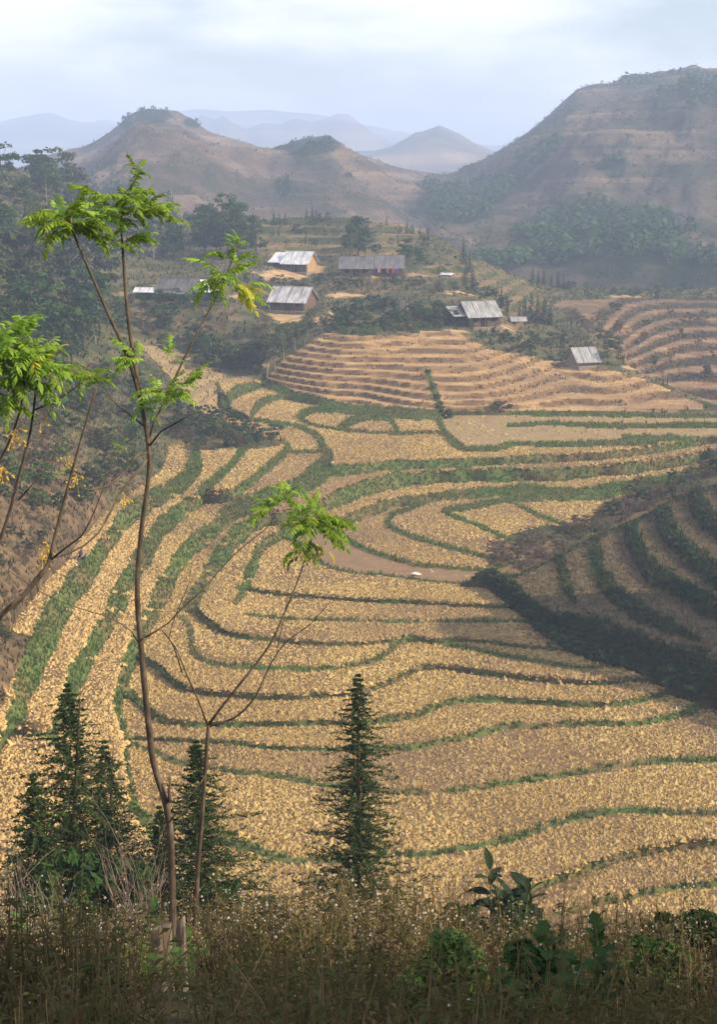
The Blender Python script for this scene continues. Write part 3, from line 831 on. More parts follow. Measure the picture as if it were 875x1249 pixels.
# ------------------------------------------------------------------ unseen knoll outside the frame, added and shaped to shade the spur
kx, ky = np.meshgrid(np.linspace(34, 84, 60), np.linspace(61, 141, 80))
kz = 33 * np.exp(-(np.maximum(53 - kx, 0)/8.5)**2 - (np.maximum(kx - 53, 0)/16)**2 - ((ky - 100)/12.5)**2) + 1.2 * fbm(kx, ky, 71, 4, 7) - .5 + 3.0 * (ky > 0)
kn = kx.shape[1]; jj, ii = np.meshgrid(np.arange(kx.shape[0]-1), np.arange(kn-1), indexing='ij')
kq = np.stack([jj*kn+ii, jj*kn+ii+1, (jj+1)*kn+ii+1, (jj+1)*kn+ii], -1).reshape(-1, 4)
set_props(link('added_shade_knoll', mesh_np('added_shade_knoll', np.stack([kx.ravel(), ky.ravel(), kz.ravel()], 1), kq, M_DARKTURF, True)), 'unseen steep knoll added to shade the dark spur', kind='structure')

# ------------------------------------------------------------------ hills and mountains
def hill_mat(name, lo, mid, hi, rock, terr_step, forest, sc=.012):
    m, nt, out = new_mat(name)
    N, L = nt.nodes, nt.links
    b = N.new('ShaderNodeBsdfPrincipled'); b.inputs['Roughness'].default_value = .97; b.inputs['Specular IOR Level'].default_value = .03
    g = N.new('ShaderNodeNewGeometry')
    def noise(s, det=8, r=.6):
        n = N.new('ShaderNodeTexNoise'); n.inputs['Scale'].default_value = s; n.inputs['Detail'].default_value = det; n.inputs['Roughness'].default_value = r
        L.new(g.outputs['Position'], n.inputs['Vector']); return n.outputs['Fac']
    r = N.new('ShaderNodeValToRGB'); cr = r.color_ramp
    for _ in range(2): cr.elements.new(.5)
    for e, c, p in zip(cr.elements, (lo, mid, hi, rock), (.34, .47, .58, .72)): e.position = p; e.color = (*c, 1)
    L.new(noise(sc * 2.2, 10, .68), r.inputs['Fac'])
    # narrow field strips following the height lines
    sx = N.new('ShaderNodeSeparateXYZ'); L.new(g.outputs['Position'], sx.inputs[0])
    ad = N.new('ShaderNodeMath'); ad.operation = 'MULTIPLY_ADD'; ad.inputs[1].default_value = terr_step * 3.0
    L.new(noise(sc, 3), ad.inputs[0]); L.new(sx.outputs['Z'], ad.inputs[2])
    dv = N.new('ShaderNodeMath'); dv.operation = 'DIVIDE'; dv.inputs[1].default_value = terr_step; L.new(ad.outputs[0], dv.inputs[0])
    wn_ = N.new('ShaderNodeTexWhiteNoise'); wn_.noise_dimensions = '1D'
    fl = N.new('ShaderNodeMath'); fl.operation = 'FLOOR'; L.new(dv.outputs[0], fl.inputs[0]); L.new(fl.outputs[0], wn_.inputs['W'])
    fm_ = N.new('ShaderNodeMath'); fm_.operation = 'MULTIPLY'; L.new(wn_.outputs['Value'], fm_.inputs[0])
    rg = N.new('ShaderNodeMapRange'); rg.inputs['From Min'].default_value = .45; rg.inputs['From Max'].default_value = .6; L.new(noise(sc * 1.3, 4), rg.inputs['Value'])
    L.new(rg.outputs['Result'], fm_.inputs[1])
    m1 = N.new('ShaderNodeMixRGB'); m1.inputs['Color2'].default_value = (.30, .21, .135, 1)
    m1f = N.new('ShaderNodeMath'); m1f.operation = 'MULTIPLY'; m1f.inputs[1].default_value = .75; L.new(fm_.outputs[0], m1f.inputs[0])
    L.new(m1f.outputs[0], m1.inputs['Fac']); L.new(r.outputs['Color'], m1.inputs['Color1'])
    m2 = N.new('ShaderNodeMixRGB'); m2.inputs['Color2'].default_value = (*forest, 1)
    at = N.new('ShaderNodeAttribute'); at.attribute_name = 'wood'
    s2 = N.new('ShaderNodeMath'); s2.operation = 'ADD'
    nn = N.new('ShaderNodeMath'); nn.operation = 'MULTIPLY_ADD'; nn.inputs[1].default_value = 1.8; nn.inputs[2].default_value = -.9; L.new(noise(sc * 3, 8, .7), nn.inputs[0])
    L.new(at.outputs['Fac'], s2.inputs[0]); L.new(nn.outputs[0], s2.inputs[1])
    r2 = N.new('ShaderNodeMapRange'); r2.inputs['From Min'].default_value = .4; r2.inputs['From Max'].default_value = .6; L.new(s2.outputs[0], r2.inputs['Value'])
    L.new(r2.outputs['Result'], m2.inputs['Fac']); L.new(m1.outputs['Color'], m2.inputs['Color1'])
    L.new(m2.outputs['Color'], b.inputs['Base Color'])
    bp = N.new('ShaderNodeBump'); bp.inputs['Strength'].default_value = 1.0; bp.inputs['Distance'].default_value = 7
    L.new(noise(sc * 6, 10, .7), bp.inputs['Height']); L.new(bp.outputs['Normal'], b.inputs['Normal'])
    L.new(b.outputs['BSDF'], out.inputs['Surface'])
    return m
class Hill:
    """a ridge whose skyline is given in photo pixels at depth D; front slope down to base_y, back slope behind"""
    def __init__(s, name, sky, D, base, mat, label, nx=220, nv=90, rough=8.0, seed=1, back=400, prof=0.8, wood=None, terr=0, x_pad=0):
        s.px = np.linspace(sky[0][0], sky[-1][0], nx)
        sy = np.interp(s.px, [p[0] for p in sky], [p[1] for p in sky])
        by = np.interp(s.px, [p[0] for p in base], [p[1] for p in base]); bd = np.interp(s.px, [p[0] for p in base], [p[2] for p in base])
        rx, ry, rz = at_depth(s.px, sy, D)
        bx, by_, bz = at_depth(s.px, by, bd)
        v = np.linspace(0, 1, nv)[:, None]
        X = bx[None]*(1-v) + rx[None]*v; Y = by_[None]*(1-v) + ry[None]*v
        Z = bz[None] + (rz - bz)[None] * (v ** prof)
        env = np.sin(np.pi * np.clip(v, 0, 1)) ** .6
        Z = Z + rough * env * (fbm(X, Y * .7, seed, 5, 90 * D / 850) + .5 * (1 - 2*np.abs(fbm(X, Y*.5, seed+3, 3, 60 * D / 850)) - .6))
        Z = Z + rough * .35 * env * fbm(X, Y * .8, seed + 6, 4, 26 * D / 850)
        if terr:
            zt, _, _ = terrace_z(Z + .5 * terr * fbm(X, Y, seed + 9, 2, 60), terr, .5)
            low = np.clip((.75 - v) * 3, 0, 1)
            Z = Z + (zt - Z) * low * .8
        Z = Z + (v > .9) * rough * .10 * fbm(X, Y, seed + 5, 4, 14 * D / 850)
        # back slope
        nb = 14
        w = np.linspace(0, 1, nb + 1)[1:, None]
        Xb = X[-1][None] * (1 + .1 * w); Yb = Y[-1][None] + back * w; Zb = Z[-1][None] - (Z[-1][None] + 25) * w ** 1.2
        s.X = np.vstack([X, Xb]); s.Y = np.vstack([Y, Yb]); s.Z = np.vstack([Z, Zb]); s.nv = nv
        n, k = s.X.shape
        jj, ii = np.meshgrid(np.arange(n-1), np.arange(k-1), indexing='ij')
        q = np.stack([jj*k+ii, jj*k+ii+1, (jj+1)*k+ii+1, (jj+1)*k+ii], -1).reshape(-1, 4)
        me = mesh_np(name, np.stack([s.X.ravel(), s.Y.ravel(), s.Z.ravel()], 1), q, mat, True)
        wd = np.zeros(s.X.shape)
        ppx, ppy = project(s.X, s.Y, s.Z)
        for (x, y, rx_, ry_, st) in (wood or []):
            wd = np.maximum(wd, st * np.clip(1.4 - np.sqrt(((ppx - x)/rx_)**2 + ((ppy - y)/ry_)**2), 0, 1))
        float_attr(me, 'wood', wd.ravel())
        s.wd = wd
        s.o = set_props(link(name, me), label, kind='structure')
M_H1 = hill_mat('red hill', (.026,.038,.02), (.078,.068,.046), (.14,.10,.072), (.26,.19,.14), 1.7, (.02,.032,.014))
M_H2 = hill_mat('green mountain', (.022,.034,.018), (.052,.054,.034), (.092,.075,.052), (.20,.155,.11), 1.6, (.016,.028,.012))
M_H3 = hill_mat('far ridge', (.025,.035,.022), (.04,.045,.03), (.055,.055,.04), (.08,.075,.055), 12, (.04,.05,.03), .003)
H1 = Hill('terraced_hill', [(-140,240),(-60,226),(0,212),(30,203),(60,190),(100,178),(130,164),(152,146),(164,138),(178,134),(192,134),(215,137),(236,147),(252,158),(275,166),(300,173),(330,181),(345,177),(380,167),(402,164),(415,174),(430,187),(460,195),(480,203),(520,211),(580,216),(640,224),(700,240)],
   850, [(-140,330,330),(200,330,420),(330,300,430),(480,300,430),(600,300,470),(700,300,500)], M_H1, 'reddish terraced hill with a scrubby rounded top beyond the village', rough=17, seed=4,
   wood=[(185,140,28,12,.9),(235,150,14,8,.8),(150,150,14,10,.7),(125,190,40,30,.45),(375,178,45,13,.9),(345,230,14,14,.8),(425,215,12,10,.5),(130,250,60,30,.7),(250,290,120,22,.8),(420,225,10,16,.3)], terr=2.6, nx=220, nv=90)
H2 = Hill('terraced_mountain', [(520,222),(555,215),(575,207),(600,194),(618,180),(640,165),(660,148),(672,138),(690,121),(704,110),(722,104),(745,101),(765,95),(790,93),(805,87),(830,82),(846,80),(862,84),(880,84),(920,80),(980,92),(1060,120)],
   820, [(500,330,430),(560,340,410),(640,352,400),(760,362,390),(875,362,390),(1060,362,390)], M_H2, 'tall bluish green mountain with terraced flanks and forested foot', rough=19, seed=12,
   wood=[(820,120,120,30,.35),(760,300,140,40,.72),(850,330,70,30,.8),(650,300,50,30,.55),(600,235,26,14,.8),(560,262,60,14,.75),(530,235,50,10,.4),(720,260,30,14,.5),(760,210,80,16,.3)], terr=2.6, nx=230, nv=100)
F1 = Hill('far_mountain', [(380,205),(405,196),(430,185),(455,184),(475,180),(492,170),(508,163),(522,158),(536,153),(548,158),(562,164),(578,174),(600,184),(640,196),(700,215)],
   1900, [(380,222,1500),(700,226,1500)], M_H3, 'hazy blue double peaked mountain in the gap between the nearer hills', rough=18, seed=22, back=500, nx=150, nv=50)
F2 = Hill('far_mountain', [(150,175),(190,160),(225,150),(246,140),(262,146),(272,141),(284,150),(300,158),(318,150),(342,152),(362,143),(380,149),(398,144),(410,139),(424,139),(440,150),(458,164),(486,178),(530,188),(600,200)],
   2800, [(150,218,2300),(600,220,2300)], M_H3, 'pale far mountain chain rising behind the reddish terraced hill', rough=22, seed=32, back=600, nx=150, nv=50)
F3 = Hill('far_mountain', [(-260,170),(-120,160),(-60,150),(-10,152),(20,143),(48,138),(62,137),(85,147),(110,150),(128,145),(150,152),(200,138),(240,133),(280,136),(330,134),(390,140),(480,160),(600,178),(760,180),(1000,150),(1200,170)],
   3700, [(-260,218,3100),(1200,219,3100)], M_H3, 'faint farthest mountain chain almost lost in the haze', rough=26, seed=42, back=700, nx=150, nv=50)
# ground sheet under everything to the horizon
m = MB(); m.add([(-14000,-400,-26),(14000,-400,-26),(14000,26000,-26),(-14000,26000,-26)], [(0,1,2,3)])
gs = m.build('ground', noise_mat('low ground', [(.05,.06,.03),(.11,.09,.05)], .01, 6, .95, coords='World'))
set_props(gs, 'low valley ground reaching to the horizon', kind='structure')

# ------------------------------------------------------------------ haze: one box of pale air
HZ = MB(); HZ.box(-5200, 5200, -380, 4900, -28, 232)
m, nt, out = new_mat('haze air')
pv = nt.nodes.new('ShaderNodeVolumePrincipled')
pv.inputs['Color'].default_value = (.56, .70, 1.0, 1)
pv.inputs['Density'].default_value = 6.0e-4
pv.inputs['Anisotropy'].default_value = 0.0
nt.links.new(pv.outputs['Volume'], out.inputs['Volume'])
hz = HZ.build('haze', m)
set_props(hz, 'pale bluish haze filling the valley air', kind='stuff')
# ------------------------------------------------------------------ village houses
def sheet_mat(name, c0, c1, rough=.45, metal=.0, wave=6.0):
    m, nt, out = new_mat(name)
    N, L = nt.nodes, nt.links
    b = N.new('ShaderNodeBsdfPrincipled'); b.inputs['Roughness'].default_value = rough; b.inputs['Metallic'].default_value = metal
    b.inputs['Specular IOR Level'].default_value = .3
    tc = N.new('ShaderNodeTexCoord')
    nz = N.new('ShaderNodeTexNoise'); nz.inputs['Scale'].default_value = .9; nz.inputs['Detail'].default_value = 6
    mp = N.new('ShaderNodeMapping'); mp.inputs['Scale'].default_value = (1.6, .5, .5); L.new(tc.outputs['Object'], mp.inputs['Vector']); L.new(mp.outputs['Vector'], nz.inputs['Vector'])
    r = N.new('ShaderNodeValToRGB'); r.color_ramp.elements[0].position = .35; r.color_ramp.elements[1].position = .65
    r.color_ramp.elements[0].color = (*c0, 1); r.color_ramp.elements[1].color = (*c1, 1)
    L.new(nz.outputs['Fac'], r.inputs['Fac'])
    n2 = N.new('ShaderNodeTexNoise'); n2.inputs['Scale'].default_value = 1.1; n2.inputs['Detail'].default_value = 7; n2.inputs['Roughness'].default_value = .7
    L.new(mp.outputs['Vector'], n2.inputs['Vector'])
    rg = N.new('ShaderNodeMapRange'); rg.inputs['From Min'].default_value = .50; rg.inputs['From Max'].default_value = .70; rg.inputs['To Max'].default_value = .7
    L.new(n2.outputs['Fac'], rg.inputs['Value'])
    mx = N.new('ShaderNodeMixRGB'); mx.inputs['Color2'].default_value = (c0[0]*.5, c0[1]*.40, c0[2]*.30, 1)
    L.new(rg.outputs['Result'], mx.inputs['Fac']); L.new(r.outputs['Color'], mx.inputs['Color1']); L.new(mx.outputs['Color'], b.inputs['Base Color'])
    wv = N.new('ShaderNodeTexWave'); wv.inputs['Scale'].default_value = wave; wv.bands_direction = 'X'; L.new(tc.outputs['Object'], wv.inputs['Vector'])
    bp = N.new('ShaderNodeBump'); bp.inputs['Strength'].default_value = .35; bp.inputs['Distance'].default_value = .05
    L.new(wv.outputs['Fac'], bp.inputs['Height']); L.new(bp.outputs['Normal'], b.inputs['Normal'])
    L.new(b.outputs['BSDF'], out.inputs['Surface'])
    return m
M_WHITE = sheet_mat('pale cement sheet', (.42,.43,.46), (.74,.75,.78))
M_GREYW = sheet_mat('weathered pale sheet', (.27,.26,.27), (.58,.57,.58))
M_SLATE = sheet_mat('grey tile', (.085,.083,.09), (.16,.155,.16), .8, 0, 14)
M_ASH = sheet_mat('ash grey sheet', (.20,.20,.205), (.36,.36,.36), .8, 0, 8)
M_THATCH = noise_mat('old thatch', [(.06,.05,.045),(.12,.10,.085)], 3, 6, .95, .6, 9, .06, stretch=(1, .3, .3))
M_EARTHWALL = noise_mat('yellow earth wall', [(.26,.165,.07),(.38,.25,.11)], 1.2, 6, .95, .4, 8, .03)
M_WOODWALL = noise_mat('brown plank wall', [(.055,.038,.025),(.12,.08,.05),(.17,.115,.07)], 2, 6, .9, .4, 9, .02, stretch=(3, 3, .4))
M_STONEWALL = noise_mat('rubble wall', [(.12,.085,.06),(.22,.17,.12),(.30,.24,.17)], 4, 5, .95, .7, 7, .06)
M_POST = noise_mat('grey post', [(.08,.06,.045),(.15,.115,.085)], 3, 5, .9)
M_DARK = noise_mat('dark board', [(.018,.014,.012),(.03,.024,.02)], 3, 4, .9)
M_CLOTH = [noise_mat('red cloth', [(.35,.03,.03),(.5,.06,.05)], 4, 3, .9), noise_mat('blue cloth', [(.04,.06,.25),(.08,.10,.35)], 4, 3, .9), noise_mat('pink cloth', [(.5,.2,.25),(.6,.3,.3)], 4, 3, .9)]

def house(px, py, Lm, Dm, hw, rise, rz, roofm, wallm, label, cat='house', name='farm_house', over=.55, gablem=None, door=True, windows=2, open_front=False, land=V, sink=.25, z_add=0.0, name_roof='roof', porch=None, annex=None, kerb=True):
    p = land.at(px, py); p.z += z_add
    root = empty(name, (p.x, p.y, p.z - .05), rz)
    set_props(root, label, cat, 'farm buildings of the village')
    x0, x1, y0, y1 = -Lm/2, Lm/2, -Dm/2, Dm/2
    zb = -1.6
    if not open_front:
        w = MB()
        t = .16
        w.box(x0, x1, y0, y0+t, zb, hw); w.build('wall', wallm, root)
        w = MB(); w.box(x0, x1, y1-t, y1, zb, hw); w.build('wall', wallm, root)
        for xs in (x0, x1 - t):
            g = MB(); g.box(xs, xs+t, y0+t+.003, y1-t-.003, zb, hw)
            g.add([(xs, y0+.03, hw+.002),(xs, y1-.03, hw+.002),(xs, 0, hw+rise-.06),(xs+t, y0+.03, hw+.002),(xs+t, y1-.03, hw+.002),(xs+t, 0, hw+rise-.06)],
                  [(0,2,1),(3,4,5),(0,3,5,2),(1,2,5,4),(0,1,4,3)])
            g.build('gable_wall', gablem or wallm, root)
        if door:
            d = MB(); d.box(-.55, .55, y0-.04, y0+.01, .05, min(1.95, hw-.15)); dd = d.build('door', M_DARK, root)
            for xa in (-.68, .55): f = MB(); f.box(xa, xa+.13, y0-.07, y0+.01, .05, min(2.05, hw-.1)); f.build('door_jamb', M_POST, dd)
        for k in range(windows):
            xc = (-.3 if k % 2 == 0 else .3) * Lm
            d = MB(); d.box(xc-.4, xc+.4, y0-.035, y0+.01, hw*.42, hw*.78); wo = d.build('window', M_DARK, root)
            f = MB(); f.box(xc-.46, xc+.46, y0-.07, y0+.01, hw*.42-.08, hw*.42-.003); f.build('sill', M_POST, wo)
        pl = MB(); pl.box(x0-.3, x1+.3, y0-1.0, y1+.2, zb, .0); pl.build('plinth', M_STONEWALL, root)
    else:
        w = MB(); w.box(x0, x1, y1-.14, y1, zb, hw); w.build('wall', wallm, root)
    # eave posts along the front
    npost = max(2, int(Lm / 2.4) + 1)
    for k in range(npost):
        xp = x0 - .0 + Lm * k / (npost - 1)
        q = MB(); q.tube([(xp, y0-over*.8, zb), (xp, y0-over*.8, hw - .15)], .07, 6); q.build('post', M_POST, root)
    # two roof slopes
    sl = rise / (Dm / 2)
    r = MB()
    ex = over * .9
    yf, zf = y0 - over, hw - sl * over
    r.slab([(x0-ex, yf, zf), (x1+ex, yf, zf), (x1+ex, 0.0, hw+rise), (x0-ex, 0.0, hw+rise)], (0, -.02, .07))
    front = r.build('roof', roofm, root)
    r = MB(); r.slab([(x1+ex, -yf, zf), (x0-ex, -yf, zf), (x0-ex, 0.001, hw+rise), (x1+ex, 0.001, hw+rise)], (0, .02, .07))
    r.build('roof', roofm, root)
    rd = MB(); rd.tube([(x0-ex-.02, 0, hw+rise+.06), (x1+ex+.02, 0, hw+rise+.06)], .09, 6); rd.build('ridge_cap', roofm, front)
    for k in range(int(Lm / 3) + 1):
        xb = x0 + (k + .5) * Lm / (int(Lm/3) + 1)
        bt = MB(); bt.tube([(xb, yf+.05, zf+.11), (xb, -.1, hw+rise+.10)], .035, 4); bt.build('batten', M_POST, front)
    if annex:
        ax, al, ad, ah, am = annex     # x offset, length, depth, height, material: a lean-to with its own lower roof
        r = MB(); r.slab([(ax-al/2, -ad*.62, ah), (ax+al/2, -ad*.62, ah), (ax+al/2, ad*.45, ah+ad*.42), (ax-al/2, ad*.45, ah+ad*.42)], (0, -.02, .06)); r.build('lean_to_roof', am, root)
        for sx in (-.42, .42):
            q = MB(); q.tube([(ax+sx*al, -ad*.5, zb), (ax+sx*al, -ad*.5, ah)], .06, 6); q.build('post', M_POST, root)
        q = MB(); q.box(ax-al*.45, ax+al*.45, ad*.1, ad*.2, zb, ah+ad*.22); q.build('lean_to_wall', wallm, root)
    return root
R_ = math.radians
h1 = house(366, 331, 5.0, 5.2, 1.9, 1.9, R_(-20), M_WHITE, M_WOODWALL, 'upper farmhouse with bright white roof and yellow earth gable, lean-to beside it', annex=(-4.1, 3.4, 4.2, 1.75, M_WHITE), windows=1, gablem=M_EARTHWALL)
h2 = house(358, 377, 6.2, 5.4, 1.7, 2.0, R_(-20), M_GREYW, M_WOODWALL, 'lower farmhouse with pale weathered roof and brown walls below the white roofed one')
h3 = house(435, 336, 5.6, 5.6, 1.8, 1.8, R_(-2), M_SLATE, M_WOODWALL, 'low dark grey roofed unit adjoining the longer grey farmhouse', windows=2)
h3b = house(470.5, 336, 6.6, 5.8, 1.85, 2.0, R_(-2), M_SLATE, M_WOODWALL, 'longer dark grey tiled farmhouse with laundry along its front', windows=2)
h4 = house(583, 396, 5.2, 5.2, 1.9, 1.9, R_(20), M_ASH, M_WOODWALL, 'ash grey roofed farmhouse with brown walls above the bright dry terraces', annex=(-4.0, 2.2, 3.2, 1.7, M_ASH), gablem=M_WOODWALL)
h5 = house(632, 397, 2.4, 2.2, 1.1, .5, R_(5), M_ASH, M_EARTHWALL, 'tiny open shed with ash grey roof near the row of dark conifers', 'shed', 'field_shed', over=.25, door=False, windows=0, open_front=True)
h6 = house(711, 443, 3.5, 4.0, .8, 1.7, R_(18), M_ASH, M_STONEWALL, 'lone field hut with ash grey roof on the dry terraces', 'hut', 'field_hut', over=.4, door=False, windows=0)
h7 = house(178, 363, 3.2, 2.8, 1.2, .55, R_(-8), M_WHITE, M_WOODWALL, 'small shed with flat white roof beside the long grey farmhouse', 'shed', 'field_shed', over=.3, door=False, windows=0, open_front=True)
h8 = house(219, 364, 6.2, 5.4, 1.4, 2.0, R_(-14), M_SLATE, M_WOODWALL, 'long grey roofed farmhouse among trees with a white lean-to roof', annex=(5.4, 4.6, 4.2, 1.4, M_WHITE))
h9 = house(474, 380, 5.0, 3.6, .6, 1.5, R_(-6), M_THATCH, M_WOODWALL, 'sunken thatched barn half hidden by shrubs below the path', 'barn', 'thatched_barn', over=.5, door=False, windows=0)
h10 = house(86, 350, 4.6, 4.2, 1.6, 1.3, R_(-10), M_THATCH, M_EARTHWALL, 'earth walled cottage half hidden among the dark trees', windows=1)
h11 = house(546, 334, 2.2, 1.8, .35, .25, R_(-25), M_WHITE, M_WOODWALL, 'low pale covered stack at the end of the upper path', 'shed', 'covered_stack', over=.2, door=False, windows=0)
# laundry hung along the eave of the long house
for k, (dx, w, h, c) in enumerate([(-3.0, .55, .8, 0), (-2.2, .6, .9, 1), (-1.2, .5, .7, 2), (1.6, .6, .8, 0), (2.3, .5, .7, 1), (0.5, .45, .75, 0)]):
    o = MB(); pts = []
    n = 5
    vs = []; fs = []
    for i in range(n + 1):
        for j in range(2):
            vs.append((w * (i/n - .5), .05 * math.sin(i * 2.1 + k), -h * j + .02 * math.sin(i * 3)))
    for i in range(n): fs.append((2*i, 2*i+1, 2*i+3, 2*i+2))
    o.add(vs, fs); vs2 = [(a, b + .02, c_) for a, b, c_ in vs]; o.add(vs2, [f[::-1] for f in fs])
    ob = o.build('hanging_cloth', M_CLOTH[c], None, loc=h3b.matrix_basis @ Vector((dx, -3.55, 1.5)))
    set_props(ob, '%s cloth hung under the eave of the long grey farmhouse' % ['red', 'blue', 'pink'][c], 'laundry', 'laundry on the long farmhouse')
# a small pale bundle lying on the bare strip of field
p = V.at(507, 702)
b_ = MB()
vs = []; fs = []
nu, nv_ = 10, 6
for j in range(nv_ + 1):
    th = math.pi * j / nv_
    for i in range(nu):
        a = 2 * math.pi * i / nu
        r_ = 1 + .22 * math.sin(3*a + j) + .12 * math.sin(5*a - 2*j)
        vs.append((.42 * r_ * math.sin(th) * math.cos(a), .2 * r_ * math.sin(th) * math.sin(a), .13 * (math.cos(th) + 1) * (1 + .25*math.sin(a*2))))
for j in range(nv_):
    for i in range(nu):
        fs.append((j*nu+i, (j+1)*nu+i, (j+1)*nu+(i+1)%nu, j*nu+(i+1)%nu))
b_.add(vs, fs)
sk = b_.build('white_sack', noise_mat('white sacking', [(.55,.53,.48),(.72,.70,.66)], 8, 4, .9, .4, 14, .02), loc=p + Vector((0, 0, .02)))
set_props(sk, 'small whitish bundle lying on the bare brown strip of field', 'bundle')

# ------------------------------------------------------------------ the person squatting at the edge of the upper strip
def skin_figure(name, joints, edges, radii, mat, parent, root_i=0):
    me = bpy.data.meshes.new(name); me.from_pydata(joints, edges, [])
    o = link(name, me, parent)
    sk_ = o.modifiers.new('skin', 'SKIN'); sk_.use_smooth_shade = True
    for i, r in enumerate(radii):
        me.skin_vertices[0].data[i].radius = (r, r)
        me.skin_vertices[0].data[i].use_root = (i == root_i)
    ss = o.modifiers.new('sub', 'SUBSURF'); ss.levels = 1; ss.render_levels = 1
    me.materials.append(mat)
    return o
pp = V.at(101, 684)
person = empty('person', pp, R_(-25), 1.35)
set_props(person, 'person in pinkish top and dark trousers squatting at the edge of the upper strip', 'person')
J = [(0,0,.26),(0,-.06,.44),(0,-.14,.62),(0,-.18,.70),            # pelvis, waist, chest, neck base
     (.13,-.02,.24),(.16,-.36,.42),(.15,-.12,.06),(.15,-.27,.035),  # leg
     (-.13,-.02,.24),(-.16,-.36,.42),(-.15,-.12,.06),(-.15,-.27,.035),
     (.17,-.15,.62),(.20,-.32,.44),(.12,-.48,.34),(-.17,-.15,.62),(-.20,-.32,.44),(-.10,-.48,.34),(0,-.2,.76)]
E = [(0,1),(1,2),(2,3),(0,4),(4,5),(5,6),(6,7),(0,8),(8,9),(9,10),(10,11),(2,12),(12,13),(13,14),(2,15),(15,16),(16,17),(3,18)]
Rr = [.15,.14,.15,.08,.11,.085,.06,.045,.11,.085,.06,.045,.075,.055,.035,.075,.055,.035,.055]
M_TROUSER = noise_mat('dark trousers', [(.015,.014,.02),(.03,.028,.035)], 6, 3, .9)
M_TOP = noise_mat('pinkish top', [(.22,.14,.13),(.32,.21,.19)], 6, 3, .9)
M_SKIN = noise_mat('skin', [(.30,.17,.11),(.36,.21,.14)], 6, 3, .6)
M_HAIR = noise_mat('black hair', [(.008,.007,.007),(.015,.013,.012)], 9, 3, .6)
body = skin_figure('body', J, E, Rr, M_TROUSER, person)
# jacket as a closed shell round trunk and upper arms
jj_ = [(0,-.01,.34),(0,-.07,.46),(0,-.14,.62),(0,-.175,.69),(.17,-.15,.625),(.205,-.32,.44),(.13,-.46,.35),(-.17,-.15,.625),(-.205,-.32,.44),(-.11,-.46,.35)]
skin_figure('jacket', jj_, [(0,1),(1,2),(2,3),(2,4),(4,5),(5,6),(2,7),(7,8),(8,9)], [.175,.165,.175,.09,.09,.07,.05,.09,.07,.05], M_TOP, person)
def ball(mb, c, r, mi=0, nu=12, nv=8, squash=(1,1,1)):
    vs = []; fs = []
    for j in range(nv + 1):
        th = math.pi * j / nv
        for i in range(nu):
            a = 2*math.pi*i/nu
            vs.append((c[0]+r*squash[0]*math.sin(th)*math.cos(a), c[1]+r*squash[1]*math.sin(th)*math.sin(a), c[2]+r*squash[2]*math.cos(th)))
    for j in range(nv):
        for i in range(nu): fs.append((j*nu+i, (j+1)*nu+i, (j+1)*nu+(i+1)%nu, j*nu+(i+1)%nu))
    mb.add(vs, fs, mi)
hd = MB(); ball(hd, (0,-.23,.86), .105, 0, squash=(.85,.95,1.15)); ball(hd, (0,-.335,.85), .02, 0, squash=(.7,1,1)); ball(hd, (.092,-.22,.86), .025, 0); ball(hd, (-.092,-.22,.86), .025, 0)
ball(hd, (.035,-.318,.875), .011, 1); ball(hd, (-.035,-.318,.875), .011, 1); ball(hd, (0,-.318,.805), .018, 2, squash=(1.3,.5,.4))
hd.build('head', [M_SKIN, M_HAIR, M_TOP], person, True)
hr = MB(); ball(hr, (0,-.215,.885), .113, 0, squash=(.88,.92,1.08)); hr.build('hair', M_HAIR, person, True)
for sx in (1, -1):
    hm = MB(); ball(hm, (.115*sx,-.51,.325), .04, 0, squash=(.8,1.1,.6))
    for k in range(5):
        hm.tube([(.115*sx + (k-2)*.016, -.535, .325), (.115*sx + (k-2)*.018, -.57, .318 - .004*k), (.115*sx + (k-2)*.018, -.595, .295)], [.0095, .0085, .007], 5)
    hm.build('hand', M_SKIN, person, True)

# yard things: leaning poles, a wood pile and a straw heap
def yard_poles(px, py, n, label, seed):
    rng = np.random.default_rng(seed); p = V.at(px, py); root = empty('leaning_poles', p); set_props(root, label, 'poles', 'yard things')
    for k in range(n):
        m = MB(); x = (k - n/2) * .25
        m.tube([(x, 0, -.2), (x + .55 + rng.normal(0, .15), .6, 1.9 + rng.normal(0, .25))], [.05, .035], 5); m.build('pole', M_POST, root)
yard_poles(386, 377, 5, 'poles leaning by the gable of the lower farmhouse', 1)
yard_poles(393, 332, 4, 'short poles stacked beyond the yellow earth gable', 2)
p = V.at(470, 339); root = empty('wood_pile', p, .1); set_props(root, 'low pile of logs before the longer dark grey farmhouse', 'wood pile')
for r_i in range(3):
    for k in range(7 - r_i):
        m = MB(); m.tube([(k*.24 + r_i*.12 - .8, -.5, .1 + r_i*.2), (k*.24 + r_i*.12 - .8, .5, .1 + r_i*.2)], .11, 7); m.build('log', M_POST, root)
p = V.at(402, 392); m = MB(); vs = []; fs = []
for j, (rr, zz) in enumerate([(1.0, -.2), (1.05, .3), (.8, .9), (.4, 1.4), (.08, 1.65)]):
    for i in range(10): vs.append((rr * math.cos(i*.628) * (1 + .08*math.sin(i*3+j)), rr * math.sin(i*.628), zz))
for j in range(4):
    for i in range(10): fs.append((j*10+i, j*10+(i+1)%10, (j+1)*10+(i+1)%10, (j+1)*10+i))
fs.append(tuple(40+i for i in range(10)))
m.add(vs, fs); set_props(m.build('straw_stack', noise_mat('old straw', [(.20,.14,.07),(.34,.25,.13)], 5, 6, .95, .6, 14, .05), loc=p), 'small cone of old straw on the bare earth below the lower farmhouse', 'straw stack')
